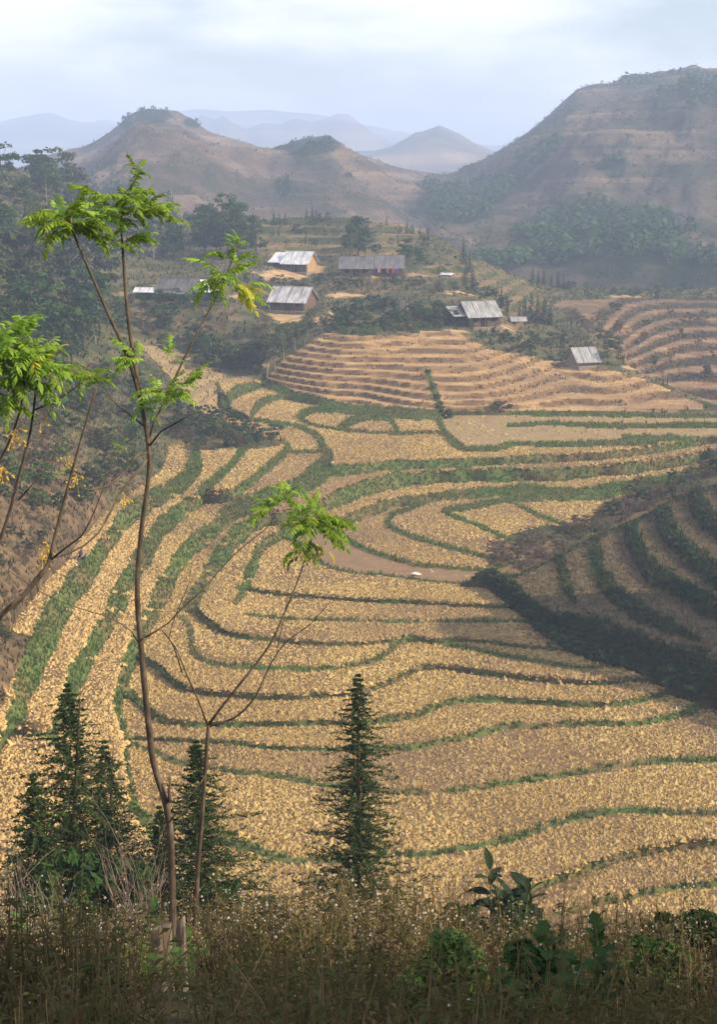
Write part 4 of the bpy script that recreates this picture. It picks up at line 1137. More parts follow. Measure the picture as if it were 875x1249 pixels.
# ------------------------------------------------------------------ background trees and shrubs: unit-height prototypes, copied
def leaf_mat(name, cols, second=None, tr=.25, rnd=.3, scale=.5):
    return noise_mat(name, cols, scale, 4, .75, 0, second=second, obj_random=rnd, translucent=tr, coords='World')
M_BROAD = leaf_mat('dark broad leaves', [(.012,.030,.009),(.032,.066,.018),(.07,.115,.03)])
M_OLIVE = leaf_mat('olive leaves', [(.028,.042,.016),(.06,.075,.028),(.10,.11,.045)])
M_FRESH = leaf_mat('fresh green leaves', [(.03,.06,.015),(.065,.11,.028),(.12,.17,.05)])
M_SPURBUSH = leaf_mat('spur bush leaves', [(.014,.034,.011),(.036,.066,.02),(.08,.11,.036)], scale=1.2)
M_CONIF = leaf_mat('dark needles', [(.008,.02,.010),(.02,.04,.018),(.04,.065,.025)], tr=.1)
M_DRYBUSH = leaf_mat('grey brown scrub', [(.06,.048,.038),(.11,.085,.062),(.17,.13,.095)], tr=.1)
M_BROWNBUSH = leaf_mat('brown scrub', [(.04,.03,.018),(.085,.055,.032),(.13,.09,.05)], tr=.1)
M_BARK = noise_mat('bark', [(.05,.038,.026),(.11,.085,.06)], 6, 5, .9, .5, 20, .02, stretch=(1, 1, .3))
M_PALEBARK = noise_mat('pale bark', [(.16,.14,.115),(.30,.27,.23)], 6, 5, .9, .5, 20, .02, stretch=(1, 1, .3))

def quads_at(C, N, size, rng, aspect=1.6):
    """leaf-shaped quads at C facing N"""
    n = len(C)
    t = rng.normal(size=(n, 3)); t -= (t * N).sum(1, keepdims=True) * N; t /= np.linalg.norm(t, axis=1, keepdims=True) + 1e-9
    b = np.cross(N, t)
    s = size[:, None] * .5
    v = np.stack([C - t*s*aspect, C - b*s*.75 + N*s*.2, C + t*s*aspect, C + b*s*.75 + N*s*.2], 1).reshape(-1, 3)
    k = np.arange(n)[:, None] * 4
    return v, k + np.array([[0, 1, 2, 3]])
def crown_broad(rng, clumps=22, leaves=38, w=.30, z0=.28, z1=.98, leaf=.045, gap=.85):
    cs = []
    for i in range(clumps):
        zf = rng.uniform(0, 1); z = z0 + (z1 - z0) * zf
        rad = w * math.sqrt(max(.05, 1 - (2*zf - .85)**2 * .75)) * rng.uniform(.35, 1.0)
        a = rng.uniform(0, 6.283)
        cs.append((rad*math.cos(a), rad*math.sin(a), z, rng.uniform(.07, .14)))
    C, N = [], []
    for x, y, z, r in cs:
        d = rng.normal(size=(leaves, 3)); d /= np.linalg.norm(d, axis=1, keepdims=True)
        d[:, 2] = np.where(d[:, 2] < -.3, -d[:, 2], d[:, 2])
        rr = r * rng.uniform(.55, 1.1, (leaves, 1)) * np.array([1.15, 1.15, .75])
        C.append(np.array([x, y, z]) + d * rr)
        nn = d + rng.normal(0, .55, d.shape) + np.array([0, 0, .35]); N.append(nn / np.linalg.norm(nn, axis=1, keepdims=True))
    C = np.vstack(C); N = np.vstack(N)
    v, f = quads_at(C, N, rng.uniform(.7, 1.4, len(C)) * leaf, rng)
    return v, f, cs
def trunk_mesh(rng, cs, h0=.0, r=.018, top=.8, mat=M_BARK, limbs=7):
    m = MB()
    x = rng.normal(0, .015, 5).cumsum(); y = rng.normal(0, .015, 5).cumsum()
    zs = np.linspace(-.03, top, 5); P = [(x[i]-x[0], y[i]-y[0], zs[i]) for i in range(5)]
    m.tube(P, [r*1.25, r, r*.8, r*.55, r*.25], 6)
    for c in cs[:limbs]:
        zb = min(c[2] * .7, top * .9); k = np.interp(zb, zs, range(5)); i = int(k)
        b = np.array(P[i]) + (np.array(P[min(i+1, 4)]) - np.array(P[i])) * (k - i)
        e = np.array(c[:3]); mid = (b + e) / 2 + np.array([0, 0, -.03])
        m.tube([b, mid, e], [r*.5, r*.35, r*.15], 4, cap=False)
    return m.mesh('trunk', mat)
def proto(kind, seed):
    rng = np.random.default_rng(seed)
    if kind == 'broad':
        v, f, cs = crown_broad(rng, 24, 40, .30 + .08*rng.uniform(), .22, .97, .05)
        return trunk_mesh(rng, cs), mesh_np('crown', v, f, M_BROAD)
    if kind == 'airy':
        v, f, cs = crown_broad(rng, 18, 30, .24, .42, .98, .045)
        return trunk_mesh(rng, cs, mat=M_PALEBARK, top=.85, r=.014), mesh_np('crown', v, f, M_OLIVE)
    if kind in ('shrub', 'olive', 'fresh', 'dry', 'brown'):
        mat = {'shrub': M_BROAD, 'olive': M_OLIVE, 'fresh': M_FRESH, 'dry': M_DRYBUSH, 'brown': M_BROWNBUSH}[kind]
        v, f, cs = crown_broad(rng, 16, 34, .52, .06, .82, .085 if kind not in ('dry', 'brown') else .05)
        return trunk_mesh(rng, cs, r=.02, top=.6, limbs=10), mesh_np('crown', v, f, mat)
    if kind == 'conifer':
        C, N, S_ = [], [], []
        lv = 24
        for i in range(lv):
            zf = i / (lv - 1); z = .08 + .9 * zf; rad = .17 * (1 - zf) ** .8 + .012
            nb = 9 if zf < .7 else 6
            for k in range(nb):
                a = rng.uniform(0, 6.283); L_ = rad * rng.uniform(.65, 1.2)
                for t in (.35, .65, .95):
                    C.append((L_*t*math.cos(a), L_*t*math.sin(a), z - .06*t*t*(1-zf) + rng.normal(0, .006)))
                    nn = np.array([.5*math.cos(a), .5*math.sin(a), 1]) + rng.normal(0, .4, 3); N.append(nn / np.linalg.norm(nn)); S_.append(.045 * (1 - .45*zf))
        v, f = quads_at(np.array(C), np.array(N), np.array(S_), rng, 1.7)
        return trunk_mesh(rng, [], top=.95, r=.013), mesh_np('crown', v, f, M_CONIF)
PROTOS = {}
def get_proto(kind, k):
    if (kind, k) not in PROTOS: PROTOS[(kind, k)] = proto(kind, 100 + 13 * k + sum(map(ord, kind)))
    return PROTOS[(kind, k)]
NAMES = {'broad': 'broadleaf_tree', 'airy': 'pale_trunk_tree', 'shrub': 'shrub', 'olive': 'olive_shrub', 'fresh': 'green_shrub', 'dry': 'scrub_bush', 'brown': 'scrub_bush', 'conifer': 'conifer_tree'}
def plant(kind, loc, h, label, group, rng, name=None, widen=1.0):
    tm, cm = get_proto(kind, int(rng.integers(0, 5)))
    r = empty(name or NAMES[kind], loc, rng.uniform(0, 6.283))
    wd = h * rng.uniform(.85, 1.2) * widen
    r.scale = (wd, wd, h)
    set_props(r, label, 'tree' if 'tree' in (name or NAMES[kind]) else 'shrub', group)
    link('trunk', tm, r); link('crown', cm, r)
    return r
def grove(poly, count, hpx, kinds, labels, group, seed, land=V, mind=6, widen=1.0):
    rng = np.random.default_rng(seed)
    x0 = min(p[0] for p in poly); x1 = max(p[0] for p in poly); y0 = min(p[1] for p in poly); y1 = max(p[1] for p in poly)
    done = []; tries = 0
    while len(done) < count and tries < count * 60:
        tries += 1
        x, y = rng.uniform(x0, x1), rng.uniform(y0, y1)
        if not in_poly(np.array([x]), np.array([y]), poly)[0]: continue
        if any((x-a)**2 + ((y-b)*1.6)**2 < mind**2 for a, b in done): continue
        done.append((x, y))
        k = kinds[int(rng.integers(0, len(kinds)))]
        p = land.at(x, y); h = rng.uniform(*hpx) * p.y / F
        plant(k, p - Vector((0, 0, .1)), h, labels[k], group, rng, widen=widen)
def row(lst, kind, label, group, seed, land=V, widen=1.0):
    rng = np.random.default_rng(seed)
    for (x, y, h) in lst:
        p = land.at(x, y)
        plant(kind, p - Vector((0, 0, .1)), h * p.y / F, label, group, rng, widen=widen)

grove([(-25,225),(60,228),(110,255),(120,300),(-25,310)], 26, (34, 58), ['broad', 'broad', 'airy', 'conifer'],
      {'broad': 'dark round tree in the wood on the ridge above the earth cottage', 'airy': 'pale trunked tree in the wood on the ridge above the earth cottage', 'conifer': 'pointed dark conifer in the wood on the ridge above the earth cottage'}, 'trees of the ridge wood', 1, mind=13)
row([(66,232,48),(52,234,42),(84,238,38)], 'broad', 'tall dark tree standing up on the crest of the ridge wood', 'crest trees of the ridge wood', 2)
grove([(-25,312),(130,318),(140,372),(120,430),(60,470),(-25,480)], 36, (42, 86), ['broad', 'airy', 'olive', 'broad'],
      {'broad': 'dark round tree on the wooded slope below the earth cottage', 'airy': 'tall pale trunked tree on the wooded slope below the earth cottage', 'olive': 'olive shrub on the wooded slope below the earth cottage'}, 'trees of the lower wood', 3, mind=15)
grove([(104,278),(170,286),(320,285),(316,312),(220,322),(110,318)], 20, (30, 60), ['broad', 'airy', 'broad', 'conifer'],
      {'broad': 'dark tree in the belt behind the long grey farmhouse', 'airy': 'pale trunked tree in the belt behind the long grey farmhouse', 'conifer': 'pointed conifer in the belt behind the long grey farmhouse'}, 'tree belt behind the farmhouse', 4, mind=11)
row([(252,312,54),(278,310,60),(268,312,50),(290,314,48),(312,312,46)], 'broad', 'large dark tree of the clump beside the white roofed farmhouse', 'clump beside the white roof', 5)
row([(150,400,26),(197,402,30),(238,430,34),(262,446,42),(282,450,36),(248,448,30),(300,452,34)], 'broad', 'dark bushy tree in the gully below the grey farmhouse', 'gully trees', 6, widen=1.3)
row([(325,462,56),(336,452,48),(345,440,44),(318,448,38),(360,428,36),(376,412,30)], 'airy', 'pale trunked tree at the edge of the bright dry terraces', 'trees at the terrace edge', 7)
grove([(140,380),(330,392),(386,398),(360,425),(320,455),(262,452),(190,420)], 26, (14, 30), ['shrub', 'olive', 'brown'],
      {'shrub': 'dark shrub in the gully above the paddies', 'olive': 'olive shrub in the gully above the paddies', 'brown': 'brown scrub bush in the gully above the paddies'}, 'gully shrubs', 8, mind=9)
grove([(392,384),(440,378),(548,380),(556,402),(520,402),(400,402)], 34, (14, 25), ['shrub', 'shrub', 'olive'],
      {'shrub': 'dark shrub in the thicket above the bright dry terraces', 'olive': 'olive shrub in the thicket above the bright dry terraces'}, 'thicket above the dry terraces', 9, mind=6)
grove([(395,400),(440,404),(520,399),(522,404),(440,409),(395,405)], 18, (9, 14), ['fresh'],
      {'fresh': 'low bright green shrub in the hedge along the top terrace'}, 'hedge along the top terrace', 10, mind=5)
row([(428,312,36),(437,309,44),(446,312,34),(432,285,20),(494,318,26),(512,322,22),(490,330,24)], 'broad', 'round tree beside the long dark roofed farmhouses', 'trees by the dark roofs', 11)
grove([(300,342),(395,342),(500,342),(600,350),(640,380),(560,362),(480,356),(400,352),(300,352)], 48, (7, 15), ['olive', 'brown', 'shrub'],
      {'olive': 'small olive shrub on the slope under the dark roofed farmhouses', 'brown': 'small brown bush on the slope under the dark roofed farmhouses', 'shrub': 'small dark shrub on the slope under the dark roofed farmhouses'}, 'slope shrubs', 12, mind=6)
grove([(318,270),(400,264),(490,272),(560,314),(540,330),(480,306),(400,306),(318,306)], 60, (6, 14), ['olive', 'shrub', 'brown', 'conifer', 'fresh'],
      {'olive': 'small olive shrub on the terraced knoll', 'shrub': 'small dark shrub on the terraced knoll', 'brown': 'small brown bush on the terraced knoll', 'conifer': 'small pointed conifer on the terraced knoll', 'fresh': 'small bright green shrub on the terraced knoll'}, 'plants of the knoll', 13, mind=8)
row([(334,268,16),(341,267,13),(348,268,15),(374,264,12),(381,263,14),(386,264,11),(497,283,16),(504,285,13),(522,292,15),(488,279,10)], 'conifer', 'young conifer on the skyline of the terraced knoll', 'skyline conifers', 14, widen=1.2)
row([(565,322,34),(573,328,26),(568,346,34),(577,350,28)], 'conifer', 'slim tall conifer on the falling shoulder of the knoll', 'shoulder conifers', 15)
row([(612,374,26),(619,377,22),(640,390,34),(648,392,38),(656,394,36),(664,396,33),(671,397,28),(634,388,22)], 'conifer', 'dark conifer of the row between the ash grey farmhouse and the field hut', 'row of dark conifers', 16, widen=1.15)
row([(650,344,20),(657,346,17),(664,347,18),(673,349,18),(681,350,20),(688,352,16),(694,353,13)], 'conifer', 'dark conifer of the clump on the rim where the knoll ends', 'rim conifers', 17, widen=1.4)
grove([(688,352),(875,352),(900,352),(900,362),(690,366)], 34, (6, 13), ['olive', 'shrub', 'fresh'],
      {'olive': 'olive shrub along the rim of the brown plateau', 'shrub': 'dark shrub along the rim of the brown plateau', 'fresh': 'green shrub along the rim of the brown plateau'}, 'rim shrubs', 18, mind=6)
row([(732,424,30),(742,430,28),(750,438,30),(738,442,20),(757,446,22)], 'airy', 'loose olive tree beside the lone field hut', 'trees by the hut', 19)
grove([(690,380),(870,372),(875,470),(800,455),(720,410)], 22, (8, 22), ['olive', 'brown', 'dry'],
      {'olive': 'olive shrub scattered over the brown plateau terraces', 'brown': 'brown bush scattered over the brown plateau terraces', 'dry': 'grey brown bush scattered over the brown plateau terraces'}, 'plateau shrubs', 20, mind=14)
grove([(560,398),(690,414),(720,440),(690,440),(600,424)], 30, (8, 16), ['shrub', 'olive'],
      {'shrub': 'dark shrub in the belt between the ash grey farmhouse and the hut', 'olive': 'olive shrub in the belt between the ash grey farmhouse and the hut'}, 'belt below the farmhouse', 21, mind=7)
row([(555,392,22),(562,396,16),(548,396,18),(566,398,12)], 'broad', 'leafy tree at the corner of the ash grey farmhouse', 'trees by the ash grey house', 22)
row([(196,374,22),(212,378,26),(228,376,22),(244,374,24),(262,372,20),(176,374,14)], 'broad', 'bushy tree standing in front of the long grey farmhouse', 'trees before the grey farmhouse', 31, widen=1.2)
# shrubs on and round the paddies
grove([(206,500),(262,506),(300,524),(345,536),(345,546),(300,548),(262,550),(206,540)], 38, (14, 27), ['shrub', 'olive', 'brown'],
      {'shrub': 'dark shrub in the clump between two sets of paddies', 'olive': 'olive shrub in the clump between two sets of paddies', 'brown': 'brown bush in the clump between two sets of paddies'}, 'shrub clump between paddies', 23, mind=8)
grove([(-25,470),(120,462),(196,486),(196,560),(120,610),(60,640),(-25,600)], 95, (14, 38), ['shrub', 'olive', 'fresh', 'brown'],
      {'shrub': 'dark shrub on the steep bank above the long strips', 'olive': 'olive shrub on the steep bank above the long strips', 'fresh': 'bright green shrub on the steep bank above the long strips', 'brown': 'brown bush on the steep bank above the long strips'}, 'shrubs above the strips', 24, mind=9)
grove([(-20,610),(80,640),(60,690),(10,760),(0,860),(-30,900)], 40, (8, 20), ['brown', 'olive', 'olive', 'dry'],
      {'brown': 'brown bush on the bare slope beside the long strips', 'dry': 'grey brown bush on the bare slope beside the long strips', 'olive': 'olive bush on the bare slope beside the long strips'}, 'bushes on the bare slope', 25, mind=9)
grove([(596,690),(600,668),(640,655),(720,640),(800,604),(868,578),(868,600),(800,625),(740,655),(690,680),(640,697)], 60, (12, 26), ['dry', 'brown', 'dry'],
      {'dry': 'grey brown leafless scrub bush behind the dark spur', 'brown': 'brown scrub bush behind the dark spur'}, 'scrub behind the spur', 26, mind=8)
grove([(760,602),(868,566),(878,580),(800,612),(740,630)], 16, (12, 28), ['shrub', 'brown'],
      {'shrub': 'dark shrub along the back edge of the spur', 'brown': 'dark brown bush along the back edge of the spur'}, 'back edge shrubs', 27, mind=9)
row([(524,455,8),(529,472,9),(534,486,10),(538,498,12),(542,508,12),(548,510,10)], 'shrub', 'dark low shrub in the gully hedge crossing the dry terraces', 'gully hedge', 29, widen=1.5)
row([(605,496,11),(615,495,10)], 'shrub', 'low dark green bush at the foot of the dry terraces', 'bushes at the foot', 30, widen=2)

# bushy growth hanging on the banks of the spur: too tangled to count, one mass per bank
for k, pts in enumerate(SPUR_BANKS):
    rngp = np.random.default_rng(60 + k); V_, F_, nv = [], [], 0
    for (x, y, w) in catmull(pts, 7.0 if k else 4.5):
        if x > 905 or k not in SPUR_BANK_OBJ: continue
        for _ in range(1 if k else 3):
            p = S.at(x + rngp.normal(0, 2), y + rngp.normal(0, .22 * w if k == 0 else 2))
            v, f, _c = crown_broad(rngp, 6, 17, .5, .05, .8, .15)
            hh = rngp.uniform(.5, 1.05) * (min(1.3, .45 + w / 26) if k else 1.15)
            V_.append(v * np.array([hh * 1.5, hh * 1.5, hh]) + np.array([p.x, p.y, p.z - .1])); F_.append(f + nv); nv += len(v)
    if V_:
        o = link('bushy_growth', mesh_np('bushy_growth', np.vstack(V_), np.vstack(F_), M_SPURBUSH), SPUR_BANK_OBJ[k]); o['kind'] = 'stuff'

# ragged growth along the foot of the toe bank
rngp = np.random.default_rng(77); V_, F_, nv = [], [], 0
for (x, y, w) in catmull([(a, b, 0) for a, b in SPUR_TOE if a > 580], 3.2):
    if x > 905: continue
    p = S.at(x + rngp.normal(0, 2), y - 3 + rngp.normal(0, 2.5))
    v, f, _c = crown_broad(rngp, 6, 17, .5, .02, .8, .16)
    hh = rngp.uniform(.35, 1.0) * (1 + .6 * float(fbm(np.array([x]), np.array([0.]), 12, 2, 24)[0]))
    V_.append(v * np.array([hh * 1.7, hh * 1.7, hh]) + np.array([p.x, p.y - .15, p.z - .1])); F_.append(f + nv); nv += len(v)
o = link('bushy_growth', mesh_np('bushy_growth', np.vstack(V_), np.vstack(F_), M_SPURBUSH), SPUR_BANK_OBJ[0]); o['kind'] = 'stuff'

# ------------------------------------------------------------------ woods on the far slopes: one mass each
def forest(hill, name, label, n, seed, hmin, hmax, thr=.55, mat=M_BROAD, q=34, brk=.55):
    rng = np.random.default_rng(seed)
    X, Y, Z, W = hill.X[:hill.nv], hill.Y[:hill.nv], hill.Z[:hill.nv], hill.wd[:hill.nv]
    Wn = W + brk * fbm(X, Y, seed, 4, 38)
    J, I = np.where(Wn[:-1, :-1] > thr)
    k = rng.integers(0, len(J), n)
    u, w = rng.uniform(0, 1, (2, n))
    def g(A): return (A[J[k], I[k]]*(1-u) + A[J[k], I[k]+1]*u)*(1-w) + (A[J[k]+1, I[k]]*(1-u) + A[J[k]+1, I[k]+1]*u)*w
    P = np.stack([g(X), g(Y), g(Z)], 1)
    h = rng.uniform(hmin, hmax, n)
    d = rng.normal(size=(n, q, 3)); d /= np.linalg.norm(d, axis=2, keepdims=True)
    d[..., 2] = np.abs(d[..., 2]) * 1.0 - .15 * rng.uniform(size=(n, q))
    C = P[:, None] + d * (h[:, None, None] * np.array([.36, .36, .62])) * rng.uniform(.6, 1.05, (n, q, 1)) + np.array([0, 0, .3]) * h[:, None, None]
    N = d + rng.normal(0, .35, d.shape); N /= np.linalg.norm(N, axis=2, keepdims=True)
    v, f = quads_at(C.reshape(-1, 3), N.reshape(-1, 3), np.repeat(h * .30, q) * rng.uniform(.7, 1.3, n * q), rng, 1.3)
    o = link(name, mesh_np(name, v, f, mat)); set_props(o, label, kind='stuff')
forest(H2, 'forest', 'hazy dark wood covering the foot and gullies of the tall mountain', 2200, 51, 2.0, 5.5, .55, q=15, brk=1.2)
forest(H1, 'forest', 'scrubby wood on the rounded top and saddle of the reddish hill', 1100, 52, 1.5, 3.6, .6, q=15)
forest(H1, 'scrub', 'thin scrub scattered over the reddish terraced hill', 4200, 53, .7, 2.0, -.2, M_OLIVE, q=6)
forest(H2, 'scrub', 'thin scrub scattered over the flanks of the tall mountain', 5500, 54, .8, 2.4, -.2, M_OLIVE, q=6)
# ------------------------------------------------------------------ foreground: pinnate-leaved trees, young firs, bare shrubs, weeds
def fg_at(px, Y):
    """ground point of the near hillside in the direction of photo column px at depth Y"""
    x = (px - CX) / F * Y * 1.06
    for _ in range(3):
        z = float(fg_z(x, Y)); a, dy, dz = ray(px, 600)
        d = Y * CP - (z - CAMZ) * SP
        x = (px - CX) / F * d
    return Vector((x, Y, float(fg_z(x, Y))))
M_CHBARK = noise_mat('smooth brown bark', [(.04,.03,.022),(.09,.068,.048),(.17,.13,.095)], 14, 6, .85, .7, 40, .01, stretch=(1, 1, .4))
M_LEAF = [leaf_mat('chinaberry leaf', [(.10,.18,.014),(.19,.30,.028),(.31,.43,.06)], tr=.5, rnd=.35, scale=9),
          leaf_mat('light chinaberry leaf', [(.14,.26,.03),(.24,.40,.05),(.34,.50,.09)], tr=.5, rnd=.25, scale=9),
          leaf_mat('yellow chinaberry leaf', [(.42,.38,.03),(.58,.50,.06),(.50,.52,.08)], tr=.5, rnd=.2, scale=9)]
M_STALK = noise_mat('leaf stalk', [(.16,.17,.04),(.25,.24,.07)], 9, 3, .7)
M_BERRY = noise_mat('yellow berries', [(.42,.25,.03),(.58,.38,.06)], 12, 3, .5)
def compound_leaf(seed, mi, length=.42, pairs=9, droop=.5):
    """a drooping pinnate leaf along +X from the origin"""
    rng = np.random.default_rng(seed)
    m = MB()
    P = []; a = .25
    x = z = 0.0
    n = 9
    for i in range(n):
        P.append((x, rng.normal(0, .004), z)); x += length / n * math.cos(a); z += length / n * math.sin(a); a -= droop * 2 / n
    m.tube(P, [.0045 - .0003*i for i in range(n)], 3, 1, cap=False)
    def leaflet(o, d, up, L, W):
        d = d.normalized(); s = d.cross(up).normalized(); nn = s.cross(d)
        pts = [o, o + d*L*.35 + s*W*.5 - nn*W*.1, o + d*L*.35 - s*W*.5 - nn*W*.1, o + d*L*.7 + s*W*.36 - nn*L*.10, o + d*L*.7 - s*W*.36 - nn*L*.10, o + d*L - nn*L*.24, o + d*L*.4 + nn*W*.08]
        m.add(pts, [(0,6,1),(0,2,6),(6,3,1),(6,2,4),(6,5,3),(6,4,5)], 0)
    for k in range(pairs):
        t = .22 + .75 * k / (pairs - .5); i = t * (n - 1); j = int(i); j2 = min(j+1, n-1)
        o = Vector(P[j]).lerp(Vector(P[j2]), i - j); fw = (Vector(P[j2]) - Vector(P[j])).normalized()
        sz = (.088 - .035 * abs(t - .5)) * length / .42
        for sd in (1, -1):
            d = fw * .45 + Vector((0, sd, 0)) * rng.uniform(.8, 1.1) + Vector((0, 0, rng.uniform(-.75, .05)))
            leaflet(o, d, Vector((0, 0, 1)) + Vector(rng.normal(0, .25, 3)), sz * rng.uniform(.8, 1.2), sz * .44)
    leaflet(Vector(P[-1]), Vector(P[-1]) - Vector(P[-2]), Vector((0, 0, 1)), .09, .035)
    return m.mesh('leaf', [M_LEAF[mi], M_STALK])
LEAVES = [[compound_leaf(60 + 10*c + k, c, [.42, .36, .40][c], 9, [.5, .75, 1.0, .3][k]) for k in range(4)] for c in range(3)]
def limb(m, pts, Y0, Y1, r0, r1, sides=7):
    """a limb traced in photo pixels, drifting in depth from Y0 to Y1"""
    q = catmull([(a, b, 0) for a, b in pts], 14)
    n = len(q); W = [PT(q[i, 0], q[i, 1], Y0 + (Y1 - Y0) * i / max(1, n-1)) for i in range(n)]
    m.tube(W, [r0 + (r1 - r0) * i / max(1, n-1) for i in range(n)], sides)
    return W
def rosette(root, tip, n, seed, cols=(0, 0, 0, 1), size=1.0, spread=(.0, 6.283), lift=(-.1, .9), inv=None):
    rng = np.random.default_rng(seed)
    n = int(n * 1.3 + .5)
    for k in range(n):
        a = spread[0] + (spread[1] - spread[0]) * (k + rng.uniform(0, .8)) / n
        me = LEAVES[cols[int(rng.integers(0, len(cols)))]][int(rng.integers(0, 4))]
        o = link('leaf', me, root)
        o.location = (inv @ (Vector(tip) + Vector(rng.normal(0, .03, 3))))
        o.rotation_euler = (rng.normal(0, .25), -rng.uniform(*lift), a)
        s = 1.0 * size * rng.uniform(.75, 1.15); o.scale = (s, s, s)
def fg_tree(name, base_px, Y, label, limbs, rosettes, berries=()):
    b = fg_at(base_px, Y)
    root = empty(name, b)
    set_props(root, label, 'tree', 'pinnate leaved trees in front')
    inv = Matrix.Translation(-b)
    for i, (pts, y0, y1, r0, r1) in enumerate(limbs):
        m = MB(); limb(m, pts, y0, y1, r0, r1)
        m.v = [tuple(inv @ Vector(v)) for v in m.v]
        m.build('trunk' if i == 0 else 'branch', M_CHBARK, root, True)
    for i, (px, py, yy, n, kw) in enumerate(rosettes):
        rosette(root, PT(px, py, yy), n, hash_seed(base_px, i), inv=inv, **kw)
    for (px, py, yy, n) in berries:
        rng = np.random.default_rng(int(px * 3 + py))
        c = PT(px, py, yy); m = MB()
        for k in range(n):
            o = c + Vector(rng.normal(0, .045, 3)); ball(m, o, .009, 0, 6, 4)
            m.tube([c + Vector((0, 0, .06)), o], .0015, 3, cap=False)
        m.v = [tuple(inv @ Vector(v)) for v in m.v]
        bo = m.build('berry_cluster', M_BERRY, root); bo['kind'] = 'stuff'
    return root
def hash_seed(a, b): return abs(int(a * 31 + b * 7 + 5))
T1Y = 12.0
G, Lt, Yl = (0, 0, 1), (1, 1, 0), (2, 2, 1)
gb = fg_at(212, T1Y); gpx, gpy = project(gb.x, gb.y, gb.z)
fg_tree('chinaberry_tree', 212, T1Y, 'tall thin tree with forked stem and three bright green leaf tufts', [
  ([(212, gpy + 6), (209,1060), (206,1000), (198,966), (187,930), (179,865), (172,790), (167,720), (172,650), (180,590), (182,556), (179,530), (172,490)], T1Y, 12.1, .038, .018),
  ([(172,492), (162,455), (148,418), (136,392), (117,349), (100,310), (87,279)], 12.1, 11.9, .018, .010),
  ([(173,494), (166,455), (158,405), (153,356), (149,294), (148,262), (160,228), (172,206)], 12.1, 12.3, .020, .007),
  ([(180,548), (186,520), (205,480), (225,436), (246,395), (262,366), (272,345), (284,315), (291,292)], 12.1, 12.6, .013, .006),
  ([(181,545), (196,526), (216,515), (237,503)], 12.1, 11.8, .010, .005),
  ([(180,552), (166,556), (150,578), (132,592), (112,598), (98,595)], 12.1, 11.4, .012, .005),
  ([(181,558), (168,575), (151,594), (137,620), (120,650), (104,664), (84,675), (58,682)], 12.1, 11.3, .013, .006),
  ([(176,520), (150,500), (128,480), (126,478)], 12.1, 12.0, .008, .004),
  ([(206,978), (206,965), (208,950)], T1Y, 12.0, .018, .009),
  ([(207,1002), (220,985), (246,953), (250,946)], T1Y, 12.2, .009, .004),
  ([(172,790), (160,770), (130,752), (90,740), (50,722), (10,696)], 12.1, 11.6, .006, .003),
  ], [
  (88,278,11.9,15, dict(cols=(0,0,0,1), size=1.05, lift=(-.1,.75))), (84,272,11.9,7, dict(cols=(1,0), size=.8, lift=(.3,1.3))), (62,292,11.9,3, dict(cols=(2,0), size=.6)), (60,268,11.9,7, dict(cols=(0,1), size=.75)), (112,272,12.0,6, dict(cols=(0,1), size=.8)), (188,262,12.2,5, dict(cols=(0,1), size=.7, spread=(-1,1))),
  (140,262,12.2,12, dict(cols=(0,0,0,1), size=1.0, lift=(-.2,.8))), (155,240,12.3,8, dict(cols=(0,0), size=.8)), (168,212,12.3,6, dict(cols=(0,1), size=.45, lift=(.2,1.2))),
  (165,258,12.2,6, dict(cols=(0,), size=.9, spread=(-1.2,1.2))), (150,300,12.2,5, dict(cols=(1,2,0), size=.85, spread=(-.6,.6), lift=(.1,.5))), (128,300,12.1,5, dict(cols=(1,0), size=.8)),
  (270,340,12.5,14, dict(cols=(0,0,1), size=.85, lift=(-.3,.6))), (282,318,12.5,6, dict(cols=(0,1), size=.6, lift=(.1,1.1))), (290,296,12.6,6, dict(cols=(1,), size=.42, lift=(.3,1.3))), (292,350,12.5,6, dict(cols=(1,2,1), size=.75, spread=(-1,1), lift=(-.6,.1))),
  (165,440,12.0,9, dict(cols=(1,0,1), size=.75, spread=(1.6,4.6))), (200,482,11.9,12, dict(cols=(0,1,1), size=.8)), (222,470,11.9,6, dict(cols=(0,1), size=.7, spread=(-1,1.2))), (185,500,12.0,5, dict(cols=(1,), size=.55)),
  (208,438,12.0,4, dict(cols=(1,), size=.5, lift=(.6,1.3))), (126,462,12.0,7, dict(cols=(1,0), size=.7, spread=(1.5,4.7))), (146,545,11.9,3, dict(cols=(1,), size=.35)), (140,640,11.4,0, {}),
  ], berries=[(94,588,11.4,14), (152,612,11.4,12), (58,672,11.3,16), (52,688,11.3,14), (80,566,11.4,8)])
T2Y = 12.6
gb = fg_at(236, T2Y); gpx, gpy = project(gb.x, gb.y, gb.z)
